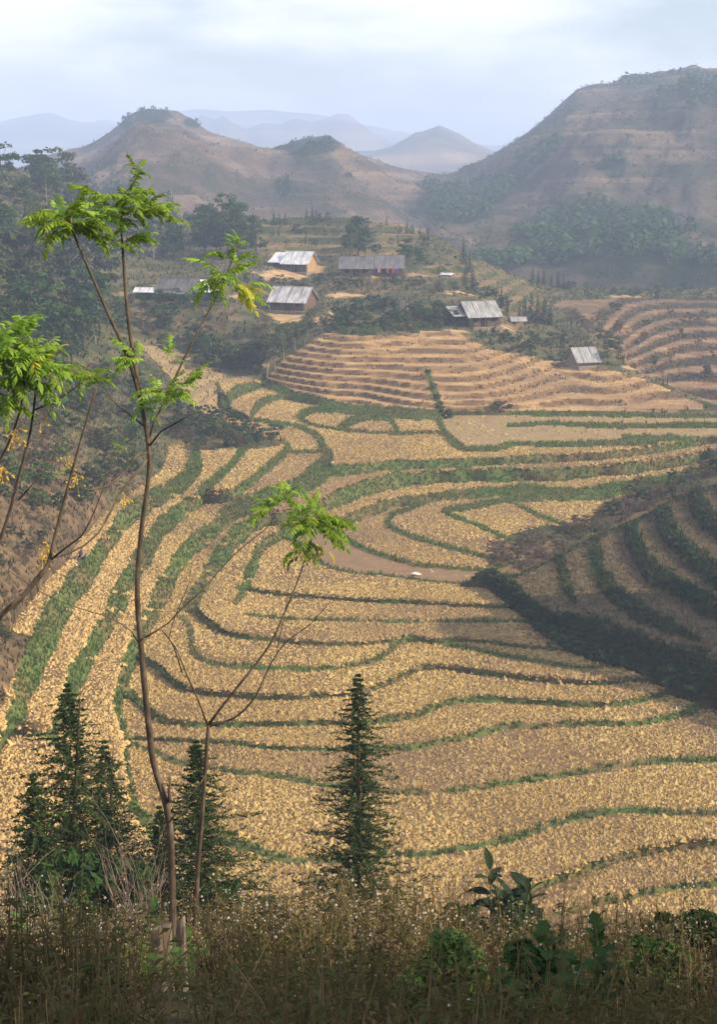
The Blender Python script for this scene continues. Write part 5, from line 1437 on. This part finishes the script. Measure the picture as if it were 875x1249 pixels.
fg_tree('chinaberry_tree', 236, T2Y, 'slender three branched tree with one green leaf tuft over the paddies', [
  ([(234, gpy + 6), (241,1060), (246,1000), (250,940), (253,900), (254,884)], T2Y, 12.6, .028, .018),
  ([(254,884), (275,856), (300,825), (330,785), (345,752), (358,722), (368,695), (376,672), (382,640)], 12.6, 12.9, .014, .006),
  ([(254,886), (285,876), (310,852), (330,810), (350,782), (378,762), (396,742), (405,730)], 12.6, 12.3, .011, .003),
  ([(253,884), (240,850), (228,824), (214,790), (200,772), (196,768)], 12.6, 12.4, .010, .005),
  ([(176,778), (205,760), (222,742), (250,716), (278,684), (305,660), (325,645), (340,620)], 12.0, 12.5, .009, .004),
  ([(222,820), (212,790), (206,778), (216,745), (230,712), (233,690)], 12.5, 12.3, .007, .003),
  ([(338,790), (345,760), (352,720), (352,700)], 12.8, 13.1, .006, .003),
  ], [
  (382,640,12.9,15, dict(cols=(0,0,0), size=.85, lift=(-.3,.7))), (380,625,12.9,8, dict(cols=(0,0,1), size=.7, lift=(.0,1.1))), (395,640,12.9,6, dict(cols=(0,0,1), size=.85, spread=(-.9,.9), lift=(-.2,.4))), (372,668,12.9,9, dict(cols=(0,0,1), size=.65, lift=(-.5,.3))),
  (336,622,12.5,5, dict(cols=(1,0), size=.75, spread=(2.2,4.0), lift=(-.1,.4))), (345,612,12.5,7, dict(cols=(1,0,1), size=.6)), (350,605,12.6,5, dict(cols=(0,0), size=.6)), (398,672,12.9,3, dict(cols=(2,), size=.4, lift=(-.7,-.2))), (232,688,12.3,2, dict(cols=(1,), size=.2)),
  ])
T0Y = 9.5
fg_tree('chinaberry_tree', -60, T0Y, 'leaning tree with pale green leaf mass and hanging yellow berries over the bare slope', [
  ([(-70,900), (-40,820), (-5,756), (22,733), (45,706), (58,690), (60,682)], T0Y, 9.8, .030, .017),
  ([(58,690), (70,640), (82,595), (93,555), (103,520), (112,490), (118,472)], 9.8, 9.9, .013, .006),
  ([(60,684), (80,668), (98,655), (112,630), (124,600), (130,585)], 9.8, 9.6, .008, .003),
  ([(-20,700), (0,657), (14,615), (24,575), (34,540), (40,505), (44,470)], T0Y, 9.4, .014, .007),
  ([(-30,600), (0,560), (18,520), (26,490), (30,455)], T0Y, 9.3, .010, .005),
  ([(22,610), (40,590), (58,568), (66,545)], 9.4, 9.4, .006, .003),
  ([(42,500), (60,492), (85,478), (102,462)], 9.4, 9.5, .007, .003),
  ([(-40,830), (-10,770), (10,740), (24,728)], T0Y, 9.3, .016, .010),
  ], [
  (30,440,9.3,16, dict(cols=(1,1,0,1), size=.95, lift=(-.3,.8))), (10,420,9.3,12, dict(cols=(1,1,1), size=.85, lift=(-.1,1))), (48,450,9.4,10, dict(cols=(1,0,1,2), size=.8)), (-15,440,9.2,12, dict(cols=(1,0), size=.95)), (40,470,9.4,8, dict(cols=(1,0), size=.7, lift=(-.6,.2))),
  (12,462,9.3,10, dict(cols=(1,1,0), size=.8, lift=(-.5,.3))), (20,405,9.3,6, dict(cols=(1,), size=.55, lift=(.1,1.1))), (104,462,9.5,5, dict(cols=(1,0), size=.55)), (78,575,9.7,2, dict(cols=(1,), size=.22)), (-10,480,9.3,8, dict(cols=(0,1), size=.8)),
  ], berries=[(18,538,9.4,12), (4,580,9.3,16), (52,512,9.4,5), (22,532,9.4,8)])

# ---- young firs
M_FIR = leaf_mat('fir needles', [(.014,.032,.009),(.034,.066,.018),(.075,.115,.032)], tr=.2, rnd=.15, scale=5)
def fir(px, Y, top_py, wpx, label, seed, density=1.0, low=.05, lean=0.0, gapz=None):
    rng = np.random.default_rng(seed)
    b = fg_at(px, Y)
    tx, ty = px, top_py
    t = PT(tx, ty, Y); h = t.z - b.z; rad = wpx * .5 * Y / F * 1.03
    rad *= 1.45; root = empty('fir_tree', b, 0)
    set_props(root, label, 'tree', 'young firs on the hillside')
    m = MB(); m.tube([(0,0,-.15), (0,0,h*.5), ((t.x-b.x), 0, h)], [h*.013, h*.009, .004], 7); m.build('trunk', M_BARK, root)
    lv = int(46 * density)
    V_, F_ = [], []; nv = 0
    bm = MB()
    for i in range(lv):
        zf = low + (1 - low) * (i / (lv - 1)) ** .95
        z = h * zf
        env = float(np.interp(zf, [0, .1, .25, .33, .38, .6, .85, 1], [.85, 1, .95, .5, .6, .5, .28, .02])) if gapz else 1.12 * (1 - zf) ** .8 * (1 if zf > .12 else .85) * (1 + .22 * math.sin(i * .9))
        nb = 6 + int(4 * (1 - zf))
        a0 = rng.uniform(0, 6.28)
        for k in range(nb):
            a = a0 + k * 6.283 / nb + rng.normal(0, .2); L = max(.03, rad * env * rng.uniform(.3, 1.25))
            dirv = np.array([math.cos(a), math.sin(a), 0]); side = np.array([-math.sin(a), math.cos(a), 0])
            ns = 9
            S_ = np.linspace(0, 1, ns)
            sp = np.array([0, 0, z]) + dirv * (L * S_)[:, None] + np.array([0, 0, 1])[None] * (L * (.30 * S_ - .62 * S_**2 + .30 * S_**4 + rng.normal(0, .06)))[:, None]
            bm.tube([sp[0], sp[4], sp[8]], [.008, .005, .002], 3, cap=False)
            # sprays of needles along the branch
            nn = 48
            tt = rng.uniform(.1, 1.0, nn); sd = rng.choice([-1, 1], nn)
            o = np.stack([np.interp(tt, S_, sp[:, c]) for c in range(3)], 1)
            ln = rng.uniform(.06, .15, nn) * (1.15 - .35 * tt) * (.75 + .25 * rad) * (1 - .62 * zf)
            d = dirv[None] * rng.uniform(.2, .9, nn)[:, None] + side[None] * (sd * rng.uniform(.3, 1, nn))[:, None] + np.array([0, 0, 1])[None] * rng.uniform(-.35, .6, nn)[:, None]
            d /= np.linalg.norm(d, axis=1, keepdims=True)
            w = np.cross(d, rng.normal(size=(nn, 3))); w /= np.linalg.norm(w, axis=1, keepdims=True); w *= (.014 + .006 * rng.uniform(size=(nn, 1)))
            tip = o + d * ln[:, None]; mid = o + d * (ln * .45)[:, None]
            q = np.stack([o, mid - w, tip, mid + w], 1).reshape(-1, 3)
            V_.append(q); F_.append(np.arange(nn)[:, None] * 4 + np.array([[0, 1, 2, 3]]) + nv); nv += nn * 4
    lb = bm.build('branches', M_BARK, root); lb['kind'] = 'stuff'
    link('crown', mesh_np('crown', np.vstack(V_), np.vstack(F_), M_FIR), root)
    return root
fir(437, 28, 824, 150, 'slender dark fir standing alone before the paddies', 301, 1.2, gapz=(.28, .36))
fir(98, 25, 836, 200, 'tallest dense fir behind the bare twiggy shrub', 302, 1.05)
fir(138, 26, 905, 150, 'shorter fir leaning into the tallest dense fir', 303, .8)
fir(52, 24, 945, 130, 'low fir on the outer side of the dense fir pair', 304, .75)
fir(246, 25, 905, 175, 'broad fir behind the slender three branched tree', 305, .9)
fir(200, 26, 985, 90, 'small fir between the two thin trunks', 306, .6)

# ---- bare twiggy shrubs
M_TWIG = noise_mat('pale twigs', [(.16,.12,.095),(.28,.22,.18)], 6, 4, .9)
M_TWIGR = noise_mat('reddish twigs', [(.12,.065,.05),(.20,.12,.09)], 6, 4, .9)
def twig_shrub(px, Y, hpx, wpx, label, seed, n=16, mat=None, thick=.008):
    rng = np.random.default_rng(seed)
    b = fg_at(px, Y); h = hpx * Y / F; w = wpx * Y / F * .5
    root = empty('bare_shrub', b); set_props(root, label, 'shrub', 'bare twiggy shrubs')
    def grow(m, p, d, L, r, lvl):
        pts = [p]; q = p; dd = d
        for s in range(4):
            dd = (dd + Vector(rng.normal(0, .13, 3)) + Vector((0, 0, .05))).normalized(); q = q + dd * (L / 4); pts.append(q)
        m.tube(pts, [r, r*.85, r*.7, r*.55, r*.35], 4, cap=False)
        if lvl < 2:
            for k in range(3 if lvl == 0 else 2):
                i = int(rng.integers(1, 5)); nd = (dd + Vector(rng.normal(0, .45, 3)) + Vector((0, 0, .2))).normalized()
                grow(m, pts[i], nd, L * rng.uniform(.35, .6), r * .55, lvl + 1)
    for k in range(n):
        a = rng.uniform(0, 6.283); s = math.sqrt(rng.uniform()) * w / h
        d = Vector((math.cos(a) * s, math.sin(a) * s, 1)).normalized()
        m = MB(); grow(m, Vector((math.cos(a) * w * .15, math.sin(a) * w * .15, -.05)), d, h * rng.uniform(.6, 1.0), thick * rng.uniform(.6, 1.2), 0)
        m.build('stem', mat or M_TWIG, root)
twig_shrub(18, 17, 150, 90, 'pale bare stemmed shrub before the low fir', 401, 12)
twig_shrub(60, 19, 110, 60, 'greyish bare shrub between the low fir and the dense firs', 402, 9)
twig_shrub(172, 17, 150, 100, 'tangle of pale bare twigs beside the forked trunk', 403, 18)
twig_shrub(575, 19, 110, 120, 'reddish leafless bush in front of the paddies', 404, 22, M_TWIGR, .006)
twig_shrub(735, 18, 80, 110, 'low reddish leafless bush beside the dark rounded bush', 405, 14, M_TWIGR, .005)
twig_shrub(660, 17, 70, 90, 'thin leafless bush behind the broad leaved sapling', 406, 12, M_TWIGR, .005)

# ---- weeds on the near hillside: one uncountable mass, built from varied stalks with pale seed heads
M_WEED = [noise_mat('dry weed stalks', [(.07,.05,.026),(.16,.11,.058),(.28,.20,.11)], 1.1, 4, .9, second=((.09,.095,.03), .35, .8), coords='World', translucent=.2),
          noise_mat('weed leaves', [(.05,.05,.018),(.12,.095,.04),(.21,.16,.085)], .9, 4, .85, second=((.05,.075,.022), .55, .75), coords='World', translucent=.3),
          noise_mat('pale seed heads', [(.26,.20,.15),(.48,.40,.32),(.72,.65,.57)], 5.0, 3, .95, coords='World', translucent=.3)]
def weed_proto(seed, heads):
    rng = np.random.default_rng(seed)
    m = MB()
    ns = int(rng.integers(2, 4))
    for s in range(ns):
        L = rng.uniform(.65, 1.0); d = Vector((rng.normal(0, .22), rng.normal(0, .22), 1)).normalized(); p = Vector((rng.normal(0, .05), rng.normal(0, .05), -.05)); pts = [p]
        for i in range(3):
            d = (d + Vector(rng.normal(0, .12, 3))).normalized(); p = p + d * L / 3; pts.append(p)
        m.tube([pts[0], pts[2], pts[3]], [.005, .0038, .002], 3, 0, cap=False)
        for k in range(9):
            t = rng.uniform(.15, .95) * 3; i = min(int(t), 2); o = pts[i].lerp(pts[i+1], t - i)
            a = rng.uniform(0, 6.28); dd = Vector((math.cos(a), math.sin(a), rng.uniform(-.3, .5))); l = rng.uniform(.03, .085); sd = Vector((-math.sin(a), math.cos(a), 0)) * l * .2
            m.add([o, o + dd*l*.5 + sd, o + dd*l + Vector((0, 0, -.03)), o + dd*l*.5 - sd], [(0, 1, 2), (0, 2, 3)], 1)
        for k in range(heads):
            a = rng.uniform(0, 6.28); o = pts[2].lerp(pts[3], rng.uniform(.1, 1)) ; e = o + Vector((math.cos(a)*.07, math.sin(a)*.07, rng.uniform(.02, .12)))
            m.add([o + Vector((.002, 0, 0)), o - Vector((.002, 0, 0)), e], [(0, 1, 2)], 0)
            r = rng.uniform(.006, .013)
            m.add([e + Vector((r,0,0)), e + Vector((-r*.5, r*.87, 0)), e + Vector((-r*.5, -r*.87, 0)), e + Vector((0, 0, r*1.2)), e - Vector((0, 0, r*.8))], [(0,1,3),(1,2,3),(2,0,3),(1,0,4),(2,1,4),(0,2,4)], 2)
    v = np.array([tuple(q) for q in m.v]); tri = []; mi = []
    for f, k in zip(m.f, m.m):
        if len(f) == 3: tri.append(f); mi.append(k)
        else: tri.append((f[0], f[1], f[2])); tri.append((f[0], f[2], f[3])); mi += [k, k]
    return v, np.array(tri), np.array(mi)
WP = [weed_proto(700 + k, 4) for k in range(5)] + [weed_proto(720 + k, 0) for k in range(3)]
def weed_mass(name, label, P, h, sel, rng):
    V_, F_, M_, nv = [], [], [], 0
    for k, (v, f, mi) in enumerate(WP):
        idx = np.where(sel == k)[0]
        if not len(idx): continue
        a = rng.uniform(0, 6.283, len(idx)); c, s = np.cos(a)[:, None], np.sin(a)[:, None]
        hh = h[idx][:, None]
        w = np.stack([(v[None, :, 0]*c - v[None, :, 1]*s) * hh, (v[None, :, 0]*s + v[None, :, 1]*c) * hh, v[None, :, 2] * hh], -1) + P[idx][:, None, :]
        V_.append(w.reshape(-1, 3)); F_.append((f[None] + (np.arange(len(idx)) * len(v))[:, None, None] + nv).reshape(-1, 3)); M_.append(np.tile(mi, len(idx))); nv += len(idx) * len(v)
    me = mesh_np(name, np.vstack(V_), np.vstack(F_))
    for m_ in M_WEED: me.materials.append(m_)
    me.polygons.foreach_set('material_index', np.concatenate(M_).astype(np.int32))
    return set_props(link(name, me), label, kind='stuff')
rw = np.random.default_rng(900)
nW = 5900
Yw = 3.0 + 23.0 * rw.uniform(0, 1, nW) ** 1.25
Xw = rw.uniform(-.40, .40, nW) * (Yw + 1.0)
patch = fbm(Xw, Yw, 61, 3, 2.2)
sx_, _ = project(Xw, Yw, fg_z(Xw, Yw))
keep = ((sx_ < 160) | (sx_ > 262) | (Yw > 11.2)) | (rw.uniform(size=nW) < .15)
keep &= patch + rw.uniform(-.5, .5, nW) > -.42
Xw, Yw, patch = Xw[keep], Yw[keep], patch[keep]
Zw = fg_z(Xw, Yw)
hw_ = rw.uniform(.55, 1.05, len(Xw)) * np.interp(Yw, [3, 5, 8, 14, 26], [.52, .6, .66, .72, .74]) * np.clip(1 + .95 * patch + .35 * fbm(Xw, Yw, 68, 2, .9) + .5 * fbm(Xw, Yw, 69, 2, 5.0), .3, 1.75)
selw = np.where(rw.uniform(size=len(Xw)) < np.clip(.42 + .9 * fbm(Xw, Yw, 66, 2, 3.0), .08, .9), rw.integers(0, 5, len(Xw)), 5 + rw.integers(0, 3, len(Xw)))
near_ = (Yw < 7.5) & (rw.uniform(size=len(Xw)) < .8); selw = np.where(near_, 5 + rw.integers(0, 3, len(Xw)), selw)
weed_mass('weeds', 'brown seeding weeds with pale fluffy heads covering the near hillside', np.stack([Xw, Yw, Zw], 1), hw_, selw, rw)

# ---- named plants among the weeds
M_BIGLEAF = leaf_mat('dark broad leaf', [(.008,.016,.008),(.016,.030,.014),(.03,.048,.022)], tr=.15, rnd=.2, scale=6)
M_GREENLEAF = leaf_mat('mid green leaf', [(.02,.045,.014),(.04,.08,.022),(.07,.12,.035)], tr=.3, rnd=.2, scale=6)
M_FERN = leaf_mat('fern', [(.035,.08,.014),(.07,.14,.028),(.12,.19,.045)], tr=.35, rnd=.2, scale=6)
def blade_leaf(L, W, droop=.35, lobes=0):
    m = MB(); n = 7; vs = []; fs = []
    for i in range(n + 1):
        t = i / n; w = W * .5 * math.sin(math.pi * min(1, t * .93 + .05)) ** .8
        if lobes and 0 < i < n: w *= (1.25 if i % 2 else .75)
        z = .25 * L * t - droop * L * t * t
        vs += [(L*t, w, z + w*.25), (L*t, 0, z), (L*t, -w, z + w*.25)]
    for i in range(n):
        a = 3*i
        fs += [(a, a+3, a+4, a+1), (a+1, a+4, a+5, a+2)]
    m.add(vs, fs)
    return m
def leafy_plant(name, px, Y, h, nleaf, L, W, mat, label, seed, droop=.35, lobes=0, spread=.12, cat='plant', group=None):
    rng = np.random.default_rng(seed); b = fg_at(px, Y)
    root = empty(name, b); set_props(root, label, cat, group)
    ms = [blade_leaf(L, W, droop * rng.uniform(.6, 1.4), lobes).mesh('leaf', mat) for _ in range(3)]
    nst = max(1, nleaf // 14)
    for s in range(nst):
        a = rng.uniform(0, 6.28); top = Vector((math.cos(a) * spread * h * (s + .3), math.sin(a) * spread * h * s, h * rng.uniform(.75, 1)))
        st = MB(); mid = top * .5 + Vector(rng.normal(0, .02, 3)); st.tube([(0, 0, -.05), mid, top], [.012, .009, .004], 5); st.build('stem', M_STALK, root)
        for k in range(nleaf // nst):
            t = .35 + .65 * (k + rng.uniform()) / (nleaf // nst)
            o = (mid * (2*t)) if t < .5 else mid.lerp(top, 2*t - 1)
            lf = link('leaf', ms[int(rng.integers(0, 3))], root, o, (rng.normal(0, .2), -rng.uniform(-.1, .6) - .5 * (t > .9), k * 2.4 + rng.normal(0, .3)))
            sc = rng.uniform(.7, 1.1); lf.scale = (sc, sc, sc)
    return root
leafy_plant('broad_leaved_sapling', 600, 13.5, 1.35, 60, .27, .11, M_BIGLEAF, 'dark sapling with long broad leaves in front of the leafless bush', 501)
leafy_plant('broad_leaved_sapling', 628, 12.6, 1.1, 46, .24, .10, M_BIGLEAF, 'smaller dark broad leaved sapling next to the larger one', 502)
leafy_plant('lobed_leaf_plant', 745, 6.3, .62, 40, .11, .08, M_GREENLEAF, 'mid green plant with lobed leaves in the shaded weeds', 503, lobes=1, spread=.5)
leafy_plant('lobed_leaf_plant', 700, 5.6, .5, 32, .10, .075, M_GREENLEAF, 'lower green lobed plant at the shaded bottom of the slope', 504, lobes=1, spread=.5)
leafy_plant('leafy_vine', 183, 12.5, .8, 16, .13, .10, M_GREENLEAF, 'climbing light green leaves round the foot of the forked trunk', 505, spread=.3)
leafy_plant('leafy_vine', 30, 15, .7, 14, .16, .13, M_FERN, 'bright round leaved plant at the foot of the pale bare shrub', 506, spread=.4)
def fern(px, Y, label, seed, n=9, L=.45):
    rng = np.random.default_rng(seed); b = fg_at(px, Y) + Vector((0, 0, .22))
    root = empty('fern_plant', b); set_props(root, label, 'fern', 'bright ferns by the stump')
    st = MB(); st.tube([(0, 0, -.45), (0, 0, .02)], [.02, .012], 5); st.build('stem', M_STALK, root)
    me = None
    m = MB(); nseg = 16
    P = [Vector((L*t/nseg, 0, .5*L*(t/nseg) - .62*L*(t/nseg)**2)) for t in range(nseg+1)]
    m.tube(P, [.004]*(nseg+1), 3, 0, cap=False)
    for t in range(2, nseg+1):
        l = L * .26 * math.sin(math.pi * (t / (nseg+1)) ** .8)
        for sd in (1, -1):
            e = P[t] + Vector((l*.35, sd*l, -l*.15)); m.add([P[t] + Vector((-.009, 0, 0)), P[t] + Vector((.012, 0, 0)), e], [(0, 1, 2)])
    me = m.mesh('frond', M_FERN)
    for k in range(n):
        f = link('frond', me, root, (0, 0, 0), (rng.normal(0, .2), -rng.uniform(-.15, .5), k * 6.283 / n + rng.normal(0, .25))); s = rng.uniform(.7, 1.1); f.scale = (s, s, s)
fern(232, 10.6, 'bright fern beside the pale stump', 601)
fern(178, 10.4, 'second fern on the other side of the pale stump', 602, 8, .4)
fern(216, 9.4, 'low yellowish fern in front of the pale stump', 603, 7, .4)
# pale cut stump with a split top
b = fg_at(206, 10.0)
M_STUMP = noise_mat('weathered wood', [(.10,.075,.055),(.20,.155,.12),(.34,.28,.24)], 6, 6, .9, .6, 25, .01, stretch=(1, 1, .25))
root = empty('tree_stump', b); set_props(root, 'pale weathered split stump among ferns at the foot of the thin trees', 'stump')
def stump_piece(mb, cx, r, h0, h1, seed, sq=1.0):
    rng = np.random.default_rng(seed); n = 12
    vs = []; fs = []
    for j, z in enumerate((-.1, .15, .32, 1.0)):
        for i in range(n):
            a = 2*math.pi*i/n; rr = r * (1.25 if j == 0 else 1.0) * (1 + .13*math.sin(3*a + seed) + rng.normal(0, .04))
            top = h0 + (h1 - h0) * (.5 + .5*math.cos(a + .6))
            vs.append((cx + rr*math.cos(a), rr*sq*math.sin(a), z * top if z > 0 else z))
    for j in range(3):
        for i in range(n): fs.append((j*n+i, j*n+(i+1)%n, (j+1)*n+(i+1)%n, (j+1)*n+i))
    vs.append((cx, 0, (h0+h1)/2 - .03)); k = len(vs) - 1
    for i in range(n): fs.append((3*n+i, 3*n+(i+1)%n, k))
    mb.add(vs, fs)
m = MB(); stump_piece(m, -.05, .085, .50, .60, 2); m.build('stump_body', M_STUMP, root, False)
m = MB(); stump_piece(m, .11, .04, .52, .66, 5, .7); m.build('split_slab', M_STUMP, root, False)
# dark rounded bushes among the weeds and unseen trees added to shade them
def near_bush(px, Y, h, label, seed, mat=M_BROAD):
    rng = np.random.default_rng(seed); b = fg_at(px, Y)
    v, f, cs = crown_broad(rng, 30, 60, .5, .08, .9, .06)
    root = empty('round_bush', b); root.scale = (h, h, h); set_props(root, label, 'bush', 'dark bushes on the hillside')
    link('trunk', trunk_mesh(rng, cs, r=.02, top=.6, limbs=12), root); link('crown', mesh_np('crown', v, f, mat), root)
near_bush(815, 14, .75, 'dark rounded bush behind the weeds near the low leafless bush', 801)
near_bush(858, 13, .8, 'larger dark bush beside the rounded one', 802)
near_bush(470, 24, .8, 'dark low bush at the foot of the lone fir', 803)
near_bush(145, 14, .5, 'small dark green bush near the stump ferns', 804)
near_bush(320, 22, .9, 'olive bush between the broad fir and the lone fir', 805, M_OLIVE)

# trees outside the frame, added to throw shade on the near weeds
def shade_tree(x, y, zc, r, label, seed):
    rng = np.random.default_rng(seed); z0 = float(fg_z(x, y)); h = zc + r - z0
    v, f, cs = crown_broad(rng, 60, 150, r / h, max(.1, (zc - r - z0) / h), .97, .022)
    root = empty('broadleaf_tree', (x, y, z0)); root.scale = (h, h, h); set_props(root, label, 'tree', 'unseen trees added for shade')
    link('trunk', trunk_mesh(rng, cs, r=.02, top=.8, limbs=14), root); link('crown', mesh_np('crown', v, f, M_BROAD), root)
shade_tree(9.4, 2.4, 43.0, 2.1, 'unseen leafy tree added right beside the viewpoint for its shade', 811)
shade_tree(13.2, 1.4, 45.4, 1.8, 'taller unseen leafy tree added a step farther along for its shade', 812)
near_bush(560, 15, .8, 'dark leafy bush under the reddish leafless bush', 806)
near_bush(690, 12, .6, 'low dark bush between the sapling and the lobed plant', 807)
near_bush(400, 13, .45, 'small olive bush among pale seed heads below the lone fir', 808, M_OLIVE)
near_bush(60, 13, .5, 'small olive bush before the pale bare shrub', 809, M_OLIVE)
near_bush(800, 7.5, .5, 'low dark bush beside the lobed leaf plant', 810)
twig_shrub(500, 14, 70, 70, 'thin pale twigs standing in the weeds by the small olive bush', 407, 10)
twig_shrub(850, 15, 80, 80, 'brown bare twigs rising over the larger dark bush', 408, 12, M_TWIGR, .005)
twig_shrub(330, 15, 60, 70, 'short bare twigs among weeds beyond the stump', 409, 10)
near_bush(72, 23.5, 1.9, 'rounded dark bush filling the gap between the dense firs', 821)
near_bush(150, 24, 1.7, 'rounded dark bush behind the tangle of pale twigs', 822)
near_bush(272, 24, 1.3, 'rounded dark bush at the foot of the broad fir', 823)
near_bush(20, 9.5, .55, 'brown dried bush in the weeds near the pale bare shrub', 824, M_BROWNBUSH)
near_bush(290, 9, .5, 'brown dried bush in the weeds near the stump', 825, M_BROWNBUSH)
near_bush(350, 10.5, .6, 'grey brown dried bush among pale seed heads', 826, M_DRYBUSH)
near_bush(470, 8.5, .5, 'brown dried bush among the weeds below the small olive bush', 827, M_BROWNBUSH)
near_bush(540, 7.2, .55, 'dark bush deep in the shaded weeds', 828)
near_bush(640, 6.4, .5, 'dark low bush beside the lobed leaf plants', 829)
near_bush(860, 8.5, .65, 'dark bush at the shaded end of the weeds', 830)
near_bush(110, 7.0, .4, 'dark green low bush in the shaded weeds near the stump', 831)
